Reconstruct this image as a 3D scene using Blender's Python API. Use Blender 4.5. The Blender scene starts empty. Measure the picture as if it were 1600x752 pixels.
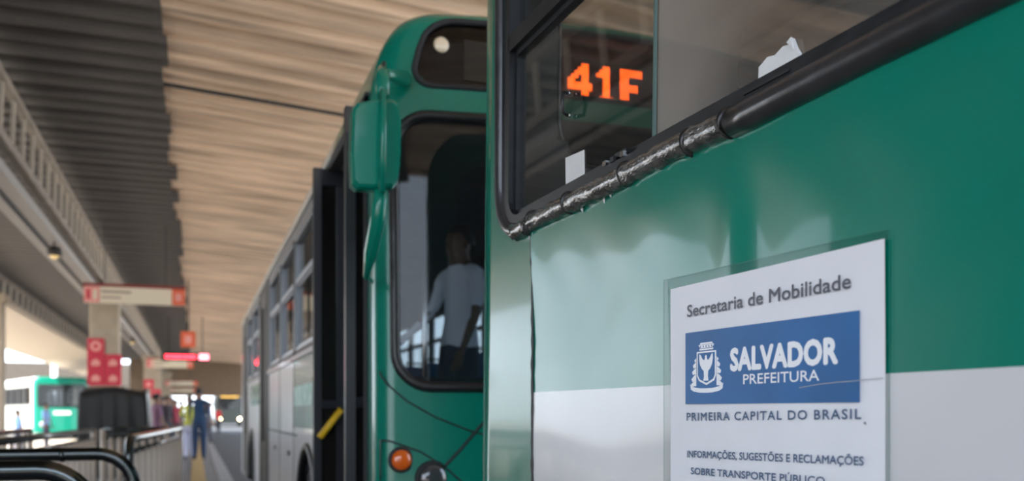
import bpy, bmesh, math, random
from mathutils import Vector, Matrix, Euler
random.seed(7)
PI = math.pi
R = math.radians
SC = bpy.context.scene
COL = SC.collection

# ------------------------------------------------------------------ camera
F = 1400.0
YAW = R(19.47)
EYE = 1.35
cd = bpy.data.cameras.new('camera'); cam = bpy.data.objects.new('camera', cd); COL.objects.link(cam)
cam.location = (0, 0, EYE); cam.rotation_euler = (R(90), 0, -YAW)
cd.sensor_fit = 'HORIZONTAL'; cd.sensor_width = 36; cd.lens = 36 * F / 1600
cd.shift_y = (645 - 376) / 1600
cd.clip_end = 600; cd.clip_start = 0.02
cd.dof.use_dof = True; cd.dof.focus_distance = 1.8; cd.dof.aperture_fstop = 2.9
SC.camera = cam
# ------------------------------------------------------------------ world and sun
w = bpy.data.worlds.new('world'); SC.world = w; w.use_nodes = True
nt = w.node_tree; bg = nt.nodes['Background']
tc = nt.nodes.new('ShaderNodeTexCoord'); sx = nt.nodes.new('ShaderNodeSeparateXYZ'); cr = nt.nodes.new('ShaderNodeValToRGB')
nt.links.new(tc.outputs['Generated'], sx.inputs[0]); nt.links.new(sx.outputs[2], cr.inputs[0]); nt.links.new(cr.outputs[0], bg.inputs[0])
cr.color_ramp.elements[0].position = 0.0; cr.color_ramp.elements[0].color = (.84, .92, 1, 1)
cr.color_ramp.elements[1].position = 0.7; cr.color_ramp.elements[1].color = (.52, .70, 1, 1)
bg.inputs[1].default_value = 3.4
sd = bpy.data.lights.new('sun', 'SUN'); sun = bpy.data.objects.new('sun', sd); COL.objects.link(sun)
sd.energy = 14.0; sd.angle = R(1.0); sd.color = (1, .90, .76)
sun.rotation_euler = (R(30), R(-30), 0)       # from the near left, high
SC.view_settings.view_transform = 'Standard'; SC.view_settings.look = 'None'
SC.view_settings.gamma = 1; SC.view_settings.use_curve_mapping = False
SC.view_settings.exposure = 0.5

# ------------------------------------------------------------------ materials
MATS = {}
def mat(name, col=(.5, .5, .5), rough=.5, metal=0., coat=0., bump=0., bscale=20., var=0., vscale=5., emit=None, spec=.5, stretch=None, dirt=None):
    if name in MATS: return MATS[name]
    m = bpy.data.materials.new(name); m.use_nodes = True; n = m.node_tree; b = n.nodes['Principled BSDF']
    b.inputs['Base Color'].default_value = (*col, 1); b.inputs['Roughness'].default_value = rough
    b.inputs['Metallic'].default_value = metal; b.inputs['Coat Weight'].default_value = coat; b.inputs['Coat Roughness'].default_value = .06
    b.inputs['Specular IOR Level'].default_value = spec
    t = n.nodes.new('ShaderNodeTexCoord'); mp = n.nodes.new('ShaderNodeMapping'); n.links.new(t.outputs['Object'], mp.inputs[0])
    if stretch: mp.inputs['Scale'].default_value = stretch
    if var:
        nz = n.nodes.new('ShaderNodeTexNoise'); nz.inputs['Scale'].default_value = vscale; nz.inputs['Detail'].default_value = 5
        n.links.new(mp.outputs[0], nz.inputs[0])
        r_ = n.nodes.new('ShaderNodeValToRGB'); n.links.new(nz.outputs[0], r_.inputs[0])
        d = dirt or tuple(c * (1 - var) for c in col)
        r_.color_ramp.elements[0].position = .33; r_.color_ramp.elements[0].color = (*d, 1)
        r_.color_ramp.elements[1].position = .62; r_.color_ramp.elements[1].color = (*col, 1)
        n.links.new(r_.outputs[0], b.inputs['Base Color'])
    if bump:
        nb = n.nodes.new('ShaderNodeTexNoise'); nb.inputs['Scale'].default_value = bscale; nb.inputs['Detail'].default_value = 3
        n.links.new(mp.outputs[0], nb.inputs[0])
        bp = n.nodes.new('ShaderNodeBump'); bp.inputs['Strength'].default_value = bump; bp.inputs['Distance'].default_value = .02
        n.links.new(nb.outputs[0], bp.inputs['Height']); n.links.new(bp.outputs[0], b.inputs['Normal'])
    if emit:
        b.inputs['Emission Color'].default_value = (*emit[:3], 1); b.inputs['Emission Strength'].default_value = emit[3]
    MATS[name] = m; return m
def glass(name, tint=(.8, .85, .85), dirt=0., dcol=(.35, .32, .28), refl=1.0, scale=3.):
    """clear pane: transparent with fresnel gloss, and a film of real dust"""
    if name in MATS: return MATS[name]
    m = bpy.data.materials.new(name); m.use_nodes = True; n = m.node_tree; n.nodes.clear()
    o = n.nodes.new('ShaderNodeOutputMaterial'); tr = n.nodes.new('ShaderNodeBsdfTransparent'); gl = n.nodes.new('ShaderNodeBsdfGlossy')
    fr = n.nodes.new('ShaderNodeFresnel'); ge = n.nodes.new('ShaderNodeNewGeometry'); io = n.nodes.new('ShaderNodeMapRange')
    io.inputs[3].default_value = 1.5; io.inputs[4].default_value = 1 / 1.5; n.links.new(ge.outputs['Backfacing'], io.inputs[0]); n.links.new(io.outputs[0], fr.inputs[0])
    mx = n.nodes.new('ShaderNodeMixShader')
    tr.inputs[0].default_value = (*tint, 1); gl.inputs[1].default_value = .02; gl.inputs[0].default_value = (refl, refl, refl, 1)
    n.links.new(fr.outputs[0], mx.inputs[0]); n.links.new(tr.outputs[0], mx.inputs[1]); n.links.new(gl.outputs[0], mx.inputs[2])
    last = mx
    if dirt:
        t = n.nodes.new('ShaderNodeTexCoord'); nz = n.nodes.new('ShaderNodeTexNoise'); nz.inputs['Scale'].default_value = scale; nz.inputs['Detail'].default_value = 7
        n.links.new(t.outputs['Object'], nz.inputs[0]); mr = n.nodes.new('ShaderNodeMapRange'); n.links.new(nz.outputs[0], mr.inputs[0])
        mr.inputs[1].default_value = .3; mr.inputs[2].default_value = .75; mr.inputs[3].default_value = dirt * .55; mr.inputs[4].default_value = dirt * 1.3
        df = n.nodes.new('ShaderNodeBsdfDiffuse'); df.inputs[0].default_value = (*dcol, 1)
        m2 = n.nodes.new('ShaderNodeMixShader')
        if name == 'glass_dirty':      # film is thickest along the free edge of the pane
            sp = n.nodes.new('ShaderNodeSeparateXYZ'); n.links.new(t.outputs['Object'], sp.inputs[0]); gr = n.nodes.new('ShaderNodeMapRange'); gr.interpolation_type = 'SMOOTHSTEP'; n.links.new(sp.outputs[1], gr.inputs[0])
            gr.inputs[1].default_value = -1.0; gr.inputs[2].default_value = -.56; gr.inputs[3].default_value = 0; gr.inputs[4].default_value = .36
            ad = n.nodes.new('ShaderNodeMath'); ad.operation = 'ADD'; n.links.new(mr.outputs[0], ad.inputs[0]); n.links.new(gr.outputs[0], ad.inputs[1]); mr = ad
        n.links.new(mr.outputs[0], m2.inputs[0]); n.links.new(mx.outputs[0], m2.inputs[1]); n.links.new(df.outputs[0], m2.inputs[2])
        last = m2
    n.links.new(last.outputs[0], o.inputs[0]); MATS[name] = m; return m

GREEN = (.0, .185, .128)
M_green = mat('green_paint', GREEN, .26, spec=.35, coat=.35, bump=.03, bscale=3, var=.10, vscale=2.5)
M_green2 = mat('green_paint_dull', (.0, .20, .13), .35, coat=.3, var=.2, vscale=2)
M_white = mat('white_paint', (.64, .64, .66), .3, coat=.3, var=.08, vscale=2)
M_cream = mat('cream_paint', (.70, .68, .60), .35, coat=.3, var=.2, vscale=3)
M_black = mat('black_rubber', (.012, .012, .013), .38, bump=.12, bscale=25)
M_rub = mat('worn_rubber', (.03, .03, .034), .30, bump=.10, bscale=14, coat=.35, var=.4, vscale=12)
M_foil = mat('wrapped_tape', (.16, .155, .15), .22, bump=.6, bscale=45, coat=.8, var=.7, vscale=60, stretch=(1, .5, 1), metal=.3)
M_alu = mat('black_aluminium', (.022, .024, .028), .42, metal=.3, var=.4, vscale=20)
M_chrome = mat('chrome', (.6, .6, .6), .18, metal=1)
M_steel = mat('brushed_steel', (.09, .10, .10), .20, metal=1, bump=.03, bscale=9)
M_lining = mat('grey_lining', (.10, .10, .10), .8, var=.3, vscale=3)
M_dark = mat('dark_matte', (.015, .015, .017), .7)
M_tyre = mat('tyre_rubber', (.02, .02, .02), .8, bump=.2, bscale=40)
M_paper = mat('white_paper', (.70, .71, .72), .7, var=.06, vscale=20)
M_vinyl = mat('white_vinyl', (.78, .79, .84), .5, coat=0.0, var=.04, vscale=8)
M_blue = mat('blue_print', (.014, .13, .36), .5, coat=0.0, var=.18, vscale=7)
M_ink = mat('grey_ink', (.09, .095, .12), .5)
M_inkb = mat('slate_blue_ink', (.05, .10, .20), .5)
M_wink = mat('white_ink', (.84, .86, .90), .45)
M_yellow = mat('yellow_rail', (.85, .52, .02), .4)
M_orange = mat('orange_lens', (.75, .12, .01), .15, coat=1)
M_led = mat('led_orange', (.3, .05, .01), .5, emit=(1, .11, .008, 10))
M_ledred = mat('led_red', (.3, .01, .01), .5, emit=(1, .03, .05, 6))
M_concrete = mat('pillar_concrete', (.42, .34, .25), .9, bump=.3, bscale=12, var=.25, vscale=2)
M_truss = mat('truss_paint', (.30, .25, .20), .7, var=.3, vscale=3)
M_deck = mat('dark_zinc_deck', (.125, .11, .098), .60, var=.5, vscale=1.5, stretch=(.5, 3, 1))  # strong tone streaks paint in the shade that picks out the ribs
M_deckl = mat('beige_deck', (.82, .62, .45), .55, var=.5, vscale=1.2, stretch=(.4, 5, 1))  # tone streaks along the ribs, deepened to stand in for groove shade
M_platform = mat('platform_concrete', (.17, .16, .155), .75, bump=.2, bscale=30, var=.3, vscale=3)
M_tile = mat('platform_slab', (.15, .145, .145), .7, bump=.2, bscale=30, var=.3, vscale=3)
M_tactile = mat('yellow_tactile', (.45, .30, .12), .8, bump=.3, bscale=30, var=.3)
M_road = mat('asphalt', (.05, .047, .045), .9, bump=.4, bscale=60, var=.3, vscale=2)
M_ground = mat('light_concrete_yard', (.45, .40, .34), .9, bump=.3, bscale=20, var=.2, vscale=.6)
M_red = mat('crimson_sign', (.62, .03, .06), .45, var=.1)
M_redo = mat('orange_red_sign', (.72, .12, .04), .45)
M_signw = mat('cream_sign', (.74, .64, .48), .5)
M_pink = mat('pink_sign', (.80, .32, .27), .5)
M_tarp = mat('black_tarpaulin', (.03, .03, .03), .45, bump=.25, bscale=6)
M_bal = mat('cream_baluster', (.85, .76, .66), .45)
M_lampm = mat('lamp_metal', (.05, .045, .04), .5, metal=.5)
M_wall = mat('pale_wall', (.55, .55, .55), .9, var=.15)
M_brown = mat('brown_soffit', (.20, .14, .09), .8, var=.2)
G_clear = glass('glass_clear', (.80, .83, .82), .035, (.3, .3, .29))
G_tint = glass('glass_tinted', (.30, .33, .34), .02)
G_wind = glass('windscreen_glass', (.50, .56, .60), .02, (.3, .33, .36), refl=.7)
G_dirty = glass('glass_dirty', (.30, .28, .26), .24, (.42, .38, .34), scale=2.6)
G_rear = glass('glass_rear_tint', (.40, .38, .36), .03, (.2, .18, .16))
G_dest = glass('glass_sign_box', (.62, .62, .62), .0, refl=.8)
G_film = glass('clear_film', (.97, .985, .98), .0, refl=.04)

# ------------------------------------------------------------------ mesh helpers
def link(name, verts, faces, m, parent=None, smooth=False, mi=None):
    me = bpy.data.meshes.new(name); me.from_pydata([tuple(v) for v in verts], [], faces)
    for x in (m if isinstance(m, (list, tuple)) else [m]): me.materials.append(x)
    if mi: me.polygons.foreach_set('material_index', mi)
    if smooth: me.polygons.foreach_set('use_smooth', [True] * len(me.polygons))
    me.update()
    o = bpy.data.objects.new(name, me); COL.objects.link(o)
    if parent: o.parent = parent
    return o
class MB:
    def __init__(s): s.v = []; s.f = []
    def add(s, vs, fs):
        b = len(s.v); s.v += [Vector(v) for v in vs]; s.f += [tuple(i + b for i in f) for f in fs]; return s
    def box(s, x0, x1, y0, y1, z0, z1):
        v = [(x, y, z) for x in (x0, x1) for y in (y0, y1) for z in (z0, z1)]
        return s.add(v, [(0, 1, 3, 2), (4, 6, 7, 5), (0, 4, 5, 1), (2, 3, 7, 6), (0, 2, 6, 4), (1, 5, 7, 3)])
    def bar(s, a, b, w, h=None, up=(0, 0, 1)):
        a = Vector(a); b = Vector(b); h = h or w; d = (b - a).normalized(); u = Vector(up)
        if abs(d.dot(u)) > .98: u = Vector((1, 0, 0))
        r = d.cross(u).normalized(); u = r.cross(d)
        v = []
        for p in (a, b):
            for i, j in ((-1, -1), (1, -1), (1, 1), (-1, 1)): v.append(p + r * i * w / 2 + u * j * h / 2)
        return s.add(v, [(0, 1, 2, 3), (7, 6, 5, 4), (0, 4, 5, 1), (1, 5, 6, 2), (2, 6, 7, 3), (3, 7, 4, 0)])
    def tube(s, pts, r, n=12, closed=False, rf=None):
        pts = [Vector(p) for p in pts]; N = len(pts); vs = []; prev = None
        for i, p in enumerate(pts):
            a = pts[(i - 1) % N] if (i or closed) else pts[0]; b = pts[(i + 1) % N] if (i < N - 1 or closed) else pts[-1]
            d = (b - a).normalized()
            if prev is None:
                u = Vector((0, 0, 1)) if abs(d.z) < .9 else Vector((1, 0, 0)); u = (u - d * u.dot(d)).normalized()
            else:
                u = (prev - d * prev.dot(d)).normalized()
            prev = u; q = d.cross(u)
            for k in range(n):
                a_ = 2 * PI * k / n; rr = rf(i, k) if rf else (r[i] if isinstance(r, (list, tuple)) else r)
                vs.append(p + (u * math.cos(a_) + q * math.sin(a_)) * rr)
        fs = []
        for i in range(N if closed else N - 1):
            j = (i + 1) % N
            for k in range(n): fs.append((i * n + k, i * n + (k + 1) % n, j * n + (k + 1) % n, j * n + k))
        if not closed: fs += [tuple(range(n))[::-1], tuple((N - 1) * n + k for k in range(n))]
        return s.add(vs, fs)
    def lathe(s, prof, c=(0, 0, 0), n=24, axis='z'):
        vs = []
        for r_, h in prof:
            for k in range(n):
                a = 2 * PI * k / n; x, y = r_ * math.cos(a), r_ * math.sin(a)
                q = {'z': (x, y, h), 'y': (x, h, y), 'x': (h, x, y)}[axis]
                vs.append((q[0] + c[0], q[1] + c[1], q[2] + c[2]))
        fs = []
        for i in range(len(prof) - 1):
            for k in range(n): fs.append((i * n + k, i * n + (k + 1) % n, (i + 1) * n + (k + 1) % n, (i + 1) * n + k))
        fs += [tuple(range(n))[::-1], tuple((len(prof) - 1) * n + k for k in range(n))]
        return s.add(vs, fs)
    def prism(s, poly, fn, d0, d1):
        n = len(poly); vs = [fn(a, b, d0) for a, b in poly] + [fn(a, b, d1) for a, b in poly]
        return s.add(vs, [tuple(range(n)), tuple(range(2 * n - 1, n - 1, -1))] + [(i, (i + 1) % n, (i + 1) % n + n, i + n) for i in range(n)])
    def build(s, name, m, parent=None, smooth=False): return link(name, s.v, s.f, m, parent, smooth)
def thing(o, label, cat, group=None):
    o['label'] = label; o['category'] = cat
    if group: o['group'] = group
    return o
def empty(name, loc=(0, 0, 0), rz=0., label=None, cat=None, group=None):
    o = bpy.data.objects.new(name, None); COL.objects.link(o); o.location = loc; o.rotation_euler = (0, 0, rz); o.empty_display_size = .2
    if label: thing(o, label, cat, group)
    return o
def struct(o): o['kind'] = 'structure'; return o
def inst(src, loc=None, parent=None, rot=None):
    c = src.copy(); COL.objects.link(c)
    if parent is not None: c.parent = parent
    if loc is not None: c.location = loc
    if rot is not None: c.rotation_euler = rot
    return c
def copy_tree(o, parent=None):
    kids = list(o.children); c = o.copy(); COL.objects.link(c); c.parent = parent
    for k in kids: copy_tree(k, c)
    return c
def bevel(o, wd, seg=2):
    bm = bmesh.new(); bm.from_mesh(o.data)
    bmesh.ops.bevel(bm, geom=bm.edges[:], offset=wd, segments=seg, affect='EDGES', profile=.5); bm.to_mesh(o.data); bm.free()
    return o
def rrect(c0, c1, z0, z1, r, n=8):
    """closed rounded rectangle, counter clockwise in (c, z)"""
    P = []
    for cx, cz, a0 in ((c1 - r, z0 + r, -90), (c1 - r, z1 - r, 0), (c0 + r, z1 - r, 90), (c0 + r, z0 + r, 180)):
        for k in range(n + 1): a = R(a0 + 90 * k / n); P.append((cx + r * math.cos(a), cz + r * math.sin(a)))
    return P
def dense(P, step):
    Q = []
    for i, p in enumerate(P):
        q = P[(i + 1) % len(P)]; L = math.dist(p, q)
        if L < 1e-6: continue
        n = max(1, int(L / step))
        for k in range(n): t = k / n; Q.append((p[0] + (q[0] - p[0]) * t, p[1] + (q[1] - p[1]) * t))
    return Q
def sdf(c, z, o):
    r = o['r']; hx = (o['c1'] - o['c0']) / 2; hz = (o['z1'] - o['z0']) / 2
    dx = abs(c - (o['c0'] + o['c1']) / 2) - hx + r; dz = abs(z - (o['z0'] + o['z1']) / 2) - hz + r
    return math.hypot(max(dx, 0), max(dz, 0)) + min(max(dx, dz), 0) - r

# ------------------------------------------------------------------ bus body shell
def union(*ls):
    s = sorted(x for l in ls for x in l); o = [s[0]]
    for x in s[1:]:
        if x - o[-1] > .004: o.append(x)
    return o
def frange(a, b, st):
    n = max(1, round((b - a) / st)); return [a + (b - a) * i / n for i in range(n + 1)]
class Shell:
    def __init__(s, W, y0, y1, rn, rf, prof, bow=0.):
        s.W, s.y0, s.y1, s.rn, s.rf, s.prof, s.bow = W, y0, y1, rn, rf, prof, bow
    def pt(s, sec, x, y, nx, ny, z, off):
        ax, ay = s.prof(z); cx = s.W / 2; cy = (s.y0 + s.y1) / 2; L = s.y1 - s.y0
        X = cx + (x - cx) * (1 - ax / cx); Y = cy + (y - cy) * (1 - ay / (L / 2))
        if y < s.y0 + s.rn + 1e-6: Y -= s.bow * (1 - ((x - cx) / cx) ** 2)
        return Vector((X + nx * off, Y + ny * off, z))
    def at(s, sec, c, z, off=0.):
        if sec == 'left': return s.pt(sec, 0, c, -1, 0, z, off)
        if sec == 'right': return s.pt(sec, s.W, c, 1, 0, z, off)
        if sec == 'near': return s.pt(sec, c, s.y0, 0, -1, z, off)
        return s.pt(sec, c, s.y1, 0, 1, z, off)
    def outline(s, lst, rst, est):
        """lst: list of y coordinates for the left side; rst right side; est x coordinates of ends"""
        P = []
        lo = [y for y in lst if s.y0 + s.rn < y < s.y1 - s.rf]; ys = [s.y1 - s.rf] + lo[::-1] + [s.y0 + s.rn]
        P += [('left', y, 0, y, -1, 0) for y in ys]
        for k in range(1, 8): a = R(180 + 90 * k / 8); P.append(('c', 0, s.rn + s.rn * math.cos(a), s.y0 + s.rn + s.rn * math.sin(a), math.cos(a), math.sin(a)))
        xs = union([s.rn, s.W - s.rn], [x for x in est if s.rn < x < s.W - s.rn])
        P += [('near', x, x, s.y0, 0, -1) for x in xs]
        for k in range(1, 8): a = R(-90 + 90 * k / 8); P.append(('c', 0, s.W - s.rn + s.rn * math.cos(a), s.y0 + s.rn + s.rn * math.sin(a), math.cos(a), math.sin(a)))
        ys = union([s.y0 + s.rn, s.y1 - s.rf], [y for y in rst if s.y0 + s.rn < y < s.y1 - s.rf])
        P += [('right', y, s.W, y, 1, 0) for y in ys]
        for k in range(1, 8): a = R(90 * k / 8); P.append(('c', 0, s.W - s.rf + s.rf * math.cos(a), s.y1 - s.rf + s.rf * math.sin(a), math.cos(a), math.sin(a)))
        xs = union([s.rf, s.W - s.rf], [x for x in est if s.rf < x < s.W - s.rf])[::-1]
        P += [('far', x, x, s.y1, 0, 1) for x in xs]
        for k in range(1, 8): a = R(90 + 90 * k / 8); P.append(('c', 0, s.rf + s.rf * math.cos(a), s.y1 - s.rf + s.rf * math.sin(a), math.cos(a), math.sin(a)))
        return P
    def body(s, name, P, zs, openings, paint, mats, parent, off=0., cap=True, skip=None):
        n = len(P); V = []; Fc = []; mi = []
        for z in zs:
            for p in P: V.append(s.pt(p[0], p[2], p[3], p[4], p[5], z, off))
        for j in range(len(zs) - 1):
            zc = (zs[j] + zs[j + 1]) / 2
            for i in range(n):
                i2 = (i + 1) % n; a, b = P[i], P[i2]
                sec = a[0] if a[0] == b[0] and a[0] != 'c' else 'c'
                c = (a[1] + b[1]) / 2; x = (a[2] + b[2]) / 2; y = (a[3] + b[3]) / 2
                if sec != 'c' and any(o['sec'] == sec and sdf(c, zc, o) < 0 for o in openings): continue
                if skip and skip(sec, c, zc): continue
                Fc.append((j * n + i, j * n + i2, (j + 1) * n + i2, (j + 1) * n + i)); mi.append(paint(sec, x, y, zc))
        if cap:
            b = (len(zs) - 1) * n; Fc.append(tuple(range(b, b + n))); mi.append(paint('roof', 0, 0, zs[-1]))
        return link(name, V, Fc, mats, parent, True, mi)
def gasket(sh, o, name, m, parent, r=.02, off=.0, n=8, depth=.05, step=.06):
    path = dense(rrect(o['c0'], o['c1'], o['z0'], o['z1'], o['r']), step); mb = MB()
    mb.tube([sh.at(o['sec'], c, z, off) for c, z in path], r, n, closed=True)
    A = [sh.at(o['sec'], c, z, .0) for c, z in path]; B = [sh.at(o['sec'], c, z, -depth) for c, z in path]; N = len(path)
    mb.add(A + B, [(i, (i + 1) % N, (i + 1) % N + N, i + N) for i in range(N)])
    return mb.build(name, m, parent, True)
def pane(sh, o, name, m, parent, off=-.02, c0=None, c1=None, z0=None, z1=None, grow=.012, nc=10, nz=6):
    c0 = o['c0'] - grow if c0 is None else c0; c1 = o['c1'] + grow if c1 is None else c1
    z0 = o['z0'] - grow if z0 is None else z0; z1 = o['z1'] + grow if z1 is None else z1
    V = []; Fc = []
    for d in (off, off - .005):
        for j in range(nz + 1):
            for i in range(nc + 1): V.append(sh.at(o['sec'], c0 + (c1 - c0) * i / nc, z0 + (z1 - z0) * j / nz, d))
    for j in range(nz):
        for i in range(nc):
            a = j * (nc + 1) + i; Fc.append((a, a + 1, a + nc + 2, a + nc + 1))
    return link(name, V[:(nc + 1) * (nz + 1)], Fc, m, parent, True)
def oval_prof(z1, z2, ax, ay, lean=0.):
    def f(z):
        t = max(0, (z - z1) / (z2 - z1)); t = min(t, 1)
        k = 1 - math.sqrt(max(0, 1 - t * t)); return ax * k, ay * k + lean * max(0, z - 1.2)
    return f
def wheel(parent, x, y, side=-1):
    t = MB().lathe([(.30, -.13), (.47, -.13), (.50, -.09), (.50, .09), (.47, .13), (.30, .13)], (x, y, .50), 32, 'x').build('tyre', M_tyre, parent, True)
    h = MB().lathe([(.30, side * .02), (.28, side * .05), (.16, side * .04), (.12, side * .12), (.09, side * .13)], (x, y, .50), 24, 'x').build('wheel_rim', mat('rim_grey', (.3, .3, .3), .5, metal=.5), t, True)
    for k in range(8):
        a = k * PI / 4; MB().lathe([(.014, 0), (.014, side * .03)], (x + side * .05, y + .2 * math.cos(a), .5 + .2 * math.sin(a)), 6, 'x').build('wheel_bolt', M_chrome, t)
def arch(parent, x, y, r_=.60):
    MB().tube([(x, y + r_ * math.cos(R(a)), .5 + r_ * math.sin(R(a))) for a in range(-14, 195, 8)], .034, 10).build('wheel_arch_trim', M_black, parent, True)
def seat(parent, x, y, z, face=-1):
    b = bevel(MB().box(x - .21, x + .21, y - .2, y + .2, z + .38, z + .46).build('passenger_seat', mat('seat_blue', (.03, .07, .16), .8), parent), .02)
    q = MB(); q.prism([(-.21, 0), (.21, 0), (.20, .62), (.14, .68), (-.14, .68), (-.20, .62)], lambda a, c, d: (x + a, y - face * (.2 + d + c * .12), z + .42 + c), 0, .05)
    q.build('seat_back', MATS['seat_blue'], b)
    MB().bar((x, y, z), (x, y, z + .4), .05).build('seat_post', M_chrome, b)
    MB().tube([(x - .18, y - face * .33, z + 1.0), (x - .18, y - face * .33, z + 1.14), (x + .18, y - face * .33, z + 1.14), (x + .18, y - face * .33, z + 1.0)], .014, 8).build('grab_handle', M_black, b, True)

# ------------------------------------------------------------------ NEAR BUS (only its rear, seen from the platform side)
bus1 = empty('city_bus', (.853, 2.24, 0), R(2.5), 'closest green and white city bus carrying the blue and white notice on its dented side', 'bus')
Z0 = EYE
def prof1(z):
    t = max(0, min(1, (z - 2.85) / .35)); k = 1 - math.sqrt(max(0, 1 - t * t)); return .28 * k, .2 * k + .03 * max(0, z - 1.2)
sh1 = Shell(2.5, -11.3, .52, .2, .15, prof1)
W1 = dict(sec='left', c0=-1.98, c1=.215, z0=Z0 + .515, z1=2.82, r=.10)
ops1 = [W1] + [dict(sec='left', c0=-1.98 - 2.0 * k - .0, c1=-.20 - 2.0 * k, z0=Z0 + .515, z1=2.82, r=.10) for k in range(1, 5)]
ops1 += [dict(sec='right', c0=-1.9 - 2.0 * k, c1=-.12 - 2.0 * k, z0=Z0 + .515, z1=2.82, r=.10) for k in range(0, 5)]
RW = dict(sec='far', c0=.275, c1=2.17, z0=Z0 + .80, z1=2.90, r=.16)
ops1 += [RW, dict(sec='near', c0=.12 + .1, c1=2.28, z0=1.5, z1=2.65, r=.12)]
SPLIT = Z0 + .056
ys1 = union(frange(-1.2, .37, .03), frange(-11.1, -1.2, .10), [o[k] for o in ops1 if o['sec'] in('left','right') for k in ('c0', 'c1')], [0])
xs1 = union(frange(.15, 2.35, .055), [RW['c0'], RW['c1']])
zs1 = union(frange(.35, 3.2, .04), [SPLIT, Z0 + .515, 2.82, RW['z0'], 2.90, 1.85], [2.95, 3.0, 3.05, 3.1, 3.13, 3.16, 3.18, 3.195])
P1 = sh1.outline(ys1, ys1[::2], xs1)
def paint1(sec, x, y, z):
    if sec == 'roof': return 1
    return 0 if z > SPLIT or y > -.001 or y < -11.2 else 1
def arch1(sec, c, z): return sec in ('left', 'right') and z < 1.85 and sec == 'left' and c < 0 or (sec == 'right' and min(math.hypot(c + 3.2, z - .5), math.hypot(c + 9.0, z - .5)) < .58)
sh1.body('body', P1, zs1, ops1, paint1, [M_green, M_white], bus1, skip=arch1)
# side panels, slightly sprung and dented
def dent(y, z):
    s = -y; zz = z - Z0; d = 0
    g = lambda s0, z0, a, b, h: h * math.exp(-((s - s0) / a) ** 2 - ((zz - z0) / b) ** 2)
    d += g(.30, .20, .34, .22, -.010)          # broad hollow under the window
    d += g(.62, .40, .22, .10, .006)
    d += g(.88, .30, .035, .10, .0045)         # vertical crease
    d += g(.96, .28, .05, .14, -.004)
    d += g(1.3, .25, .25, .2, .003)
    d += .0022 * math.sin(s * 9 + zz * 5) * math.exp(-((s - .3) / .5) ** 2) + .0012 * math.sin(s * 5.1 - zz * 13 + 1)
    d += .0005 * math.sin(s * 31 + 2 * math.sin(zz * 17)) * math.exp(-((zz - .35) / .25) ** 2)
    d += .006 * math.exp(-s / .05) * max(0, 1 - abs(zz - .5) / .5)
    return d
def side_panel(y0, y1, step, first):
    ysx = frange(y0, y1, step); zz = union(frange(.42, 1.86, step), [SPLIT]); V = []; Fc = []; mi = []; n = len(ysx)
    ar = [(-3.2, .5), (-9.0, .5)]
    for z in zz:
        for y in ysx: V.append((-(.003 + (dent(y, z) if first else .001 * math.sin(y * 4))), y, z))
    for j in range(len(zz) - 1):
        for i in range(n - 1):
            yc = (ysx[i] + ysx[i + 1]) / 2; zc = (zz[j] + zz[j + 1]) / 2
            if any(math.hypot(yc - a, zc - b) < .58 for a, b in ar): continue
            Fc.append((j * n + i + 1, j * n + i, (j + 1) * n + i, (j + 1) * n + i + 1)); mi.append(0 if zc > SPLIT else 1)
    return link('side_panel', V, Fc, [M_green, M_white], bus1, True, mi)
side_panel(-2.6, -.003, .012, True)
for k in range(4): side_panel(-2.6 - 2.15 * (k + 1), -2.604 - 2.15 * k, .05, False)
sm = MB(); random.seed(3)
sm.tube([(-.003, .0 + random.uniform(-.0015, .0015), z) for z in frange(.40, 1.84, .03)], .004, 6, rf=lambda i, k: .0035 + .002 * math.sin(i * 1.7) ** 2 + (.003 if 28 > i or i > 44 else 0) * abs(math.sin(i * 2.9)))
seam = sm.build('panel_seam', M_black, bus1, True); seam['label'] = 'black sealant seam between rear corner and side panel'
# lining, floor, roof lining
lin = sh1.body('interior_lining', sh1.outline(ys1[::2] + [W1['c0'], W1['c1']] if False else ys1, ys1[::2], xs1), [z for z in zs1 if 1.0 < z < 3.17], ops1, lambda *a: 0, [M_lining], bus1, off=-.045)
MB().box(.06, 2.44, -11.2, .42, .95, 1.0).build('cabin_floor', M_lining, bus1)
MB().box(.1, 2.4, -11.2, .40, .40, .5).build('chassis', M_dark, bus1)
for k in range(5):
    for x in (.42, 1.95): seat(bus1, x, -.75 - k * .95, 1.0, -1)
for x in (.75, 1.75):
    MB().tube([(x, -11, 2.85), (x, .1, 2.85)], .016, 8).build('grab_rail', M_chrome, bus1, True)
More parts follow.
